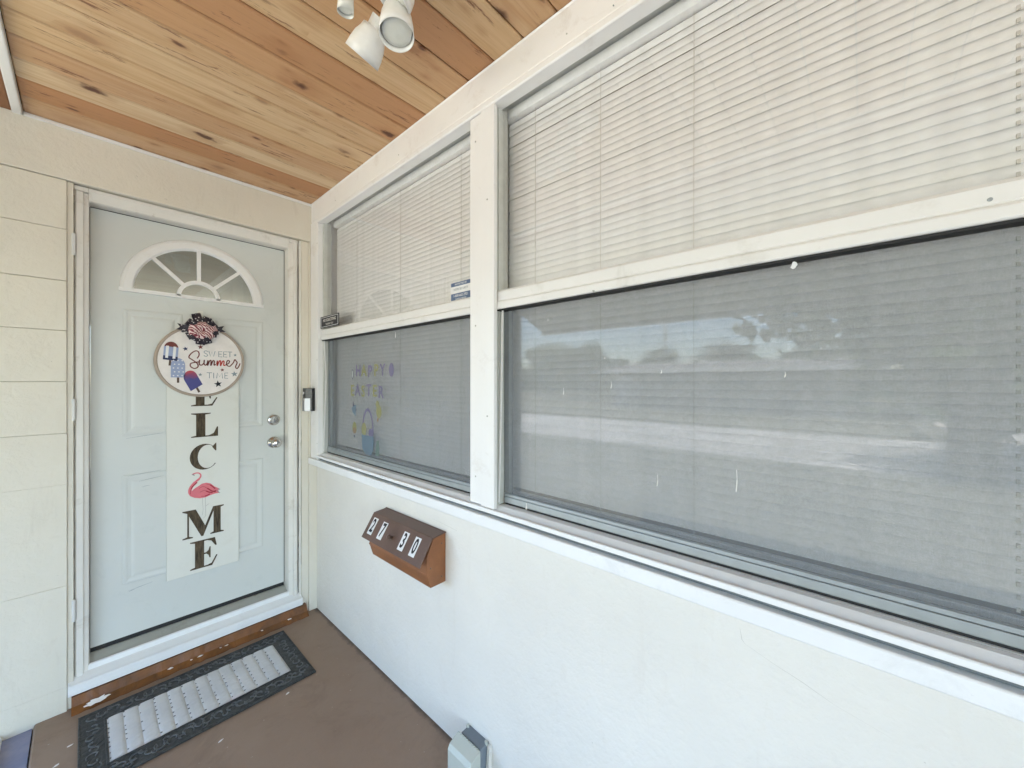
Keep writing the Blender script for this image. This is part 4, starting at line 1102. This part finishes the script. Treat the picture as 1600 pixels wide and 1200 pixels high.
for x in (-18.8, -22): 
    for y in (-11.2, -7.6, -4.2): box_obj('post', M['roof_white'], (x-.06, x+.06, y-.06, y+.06, -.2, 2.2), cp)
gable_house('farther grey roofed house beyond the carport across the street', -40, -30, -26, -13, 2.4, 4.4, M['roof_shingle'])
up = thing('utility_pole', 'tall pale utility pole behind the houses across the street', 'pole', (-33, 12, -.2))
MB().tube([(-33, 10.2, -.2), (-33, 10.2, 7.5)], [.16, .11], 10).build('shaft', M['road'], up)
box_obj('crossarm', M['bark'], (-33.06, -32.94, 9.0, 11.4, 6.9, 7.05), up)

def crown_mesh(name, seed, Rr, Hh, nl, lobes=9):
    rnd = random.Random(seed); bm = bmesh.new(); cs = []
    for i in range(lobes):
        a = rnd.uniform(0, 6.28); r = Rr*rnd.uniform(.15, .68)
        cs.append((Vector((r*math.cos(a), r*math.sin(a), Hh*rnd.uniform(-.32, .36))), Rr*rnd.uniform(.32, .52)))
    for i in range(nl):
        c, rr = rnd.choice(cs)
        d = Vector((rnd.gauss(0, 1), rnd.gauss(0, 1), rnd.gauss(0, .8))).normalized()
        p = c + d*rr*rnd.uniform(.45, 1.08); s_ = rnd.uniform(.09, .20)
        u = Vector((rnd.gauss(0, 1), rnd.gauss(0, 1), rnd.gauss(0, 1))).normalized(); v = u.orthogonal().normalized()
        q = [bm.verts.new(p + u*s_), bm.verts.new(p + v*s_*.5), bm.verts.new(p - u*s_), bm.verts.new(p - v*s_*.5)]
        bm.faces.new(q)
    me = bpy.data.meshes.new(name); bm.to_mesh(me); bm.free(); me.materials.append(M['leaf']); return me
crowns = [crown_mesh('crown', 3+i, 3.0, 3.4, 5200) for i in range(3)]
def tree(x, y, h, sc, k_, label, rot=0):
    t = thing('tree', label, 'tree', (x, y, -.2), 'trees across the street')
    tb = MB(); tb.tube([(x, y, -.25), (x+.1, y, h*.3), (x-.05, y+.1, h*.62)], [.24*sc, .17*sc, .09*sc], 9)
    for i in range(4):
        a = rot + i*1.6; tb.tube([(x+.05, y, h*.34), (x+.9*sc*math.cos(a), y+.9*sc*math.sin(a), h*.55), (x+1.6*sc*math.cos(a), y+1.6*sc*math.sin(a), h*.72)], [.10*sc, .06*sc, .025*sc], 6)
    tb.build('trunk', M['bark'], t, smooth=True)
    c = bpy.data.objects.new('crown', crowns[k_]); col.objects.link(c); c.parent = t; c.location = (0, 0, h*.66+.2); c.scale = (sc, sc, sc*.9); c.rotation_euler = (0, 0, rot)
tree(-8.8, -3.9, 5.6, 1.4, 0, 'big leafy shade tree in the near lawn by the street', .3)
tree(-11.5, -5.6, 5.2, 1.5, 2, 'second broad shade tree behind the big one on the near lawn', 2.3)
for i, (x, y, h, sc, k_, lb) in enumerate((
    (-27, 25.5, 4.8, .95, 1, 'leafy tree at the far left of the street reflection'),
    (-30, 20.5, 5.0, .95, 2, 'rounded tree second from the left in the street reflection'),
    (-29, 16.0, 4.7, .9, 0, 'dense tree beside the left end of the low pale house'),
    (-34, 11.5, 4.3, .85, 1, 'dense tree beyond the low pale house near the pole'),
    (-35, 6.0, 4.5, .85, 2, 'dense tree directly behind the ridge of the low pale house'),
    (-36, 0, 4.0, .8, 0, 'tree behind the low pale house on its right end'),
    (-34, -9.5, 6.5, 1.3, 1, 'tall tree behind the carport'),
    (-13, 38, 8, 1.5, 2, 'distant big tree down the street'),
    (-16.5, -15.5, 7.0, 1.3, 1, 'wide tree on the far verge beside the carport'))): tree(x, y, h, sc, k_, lb, i*1.3)
rnd = random.Random(5); mb = MB()
for i in range(15000):
    y = rnd.uniform(-70, 110); hh = 3.4 + 1.0*math.sin(y*.31) + .6*math.sin(y*.83+1)
    p = Vector((-52 + rnd.uniform(-2.5, 2.5), y, rnd.uniform(-.2, 1)*hh)); s_ = rnd.uniform(.3, .55)
    u = Vector((rnd.gauss(0, 1), rnd.gauss(0, 1), rnd.gauss(0, 1))).normalized(); v = u.orthogonal().normalized()
    mb.bm.faces.new([mb.bm.verts.new(q) for q in (p+u*s_, p+v*s_*.7, p-u*s_, p-v*s_*.7)])
tag(mb.build('far_wood', M['leaf']), 'far wood forming the skyline behind the houses across the street', 'wood', None, 'stuff')
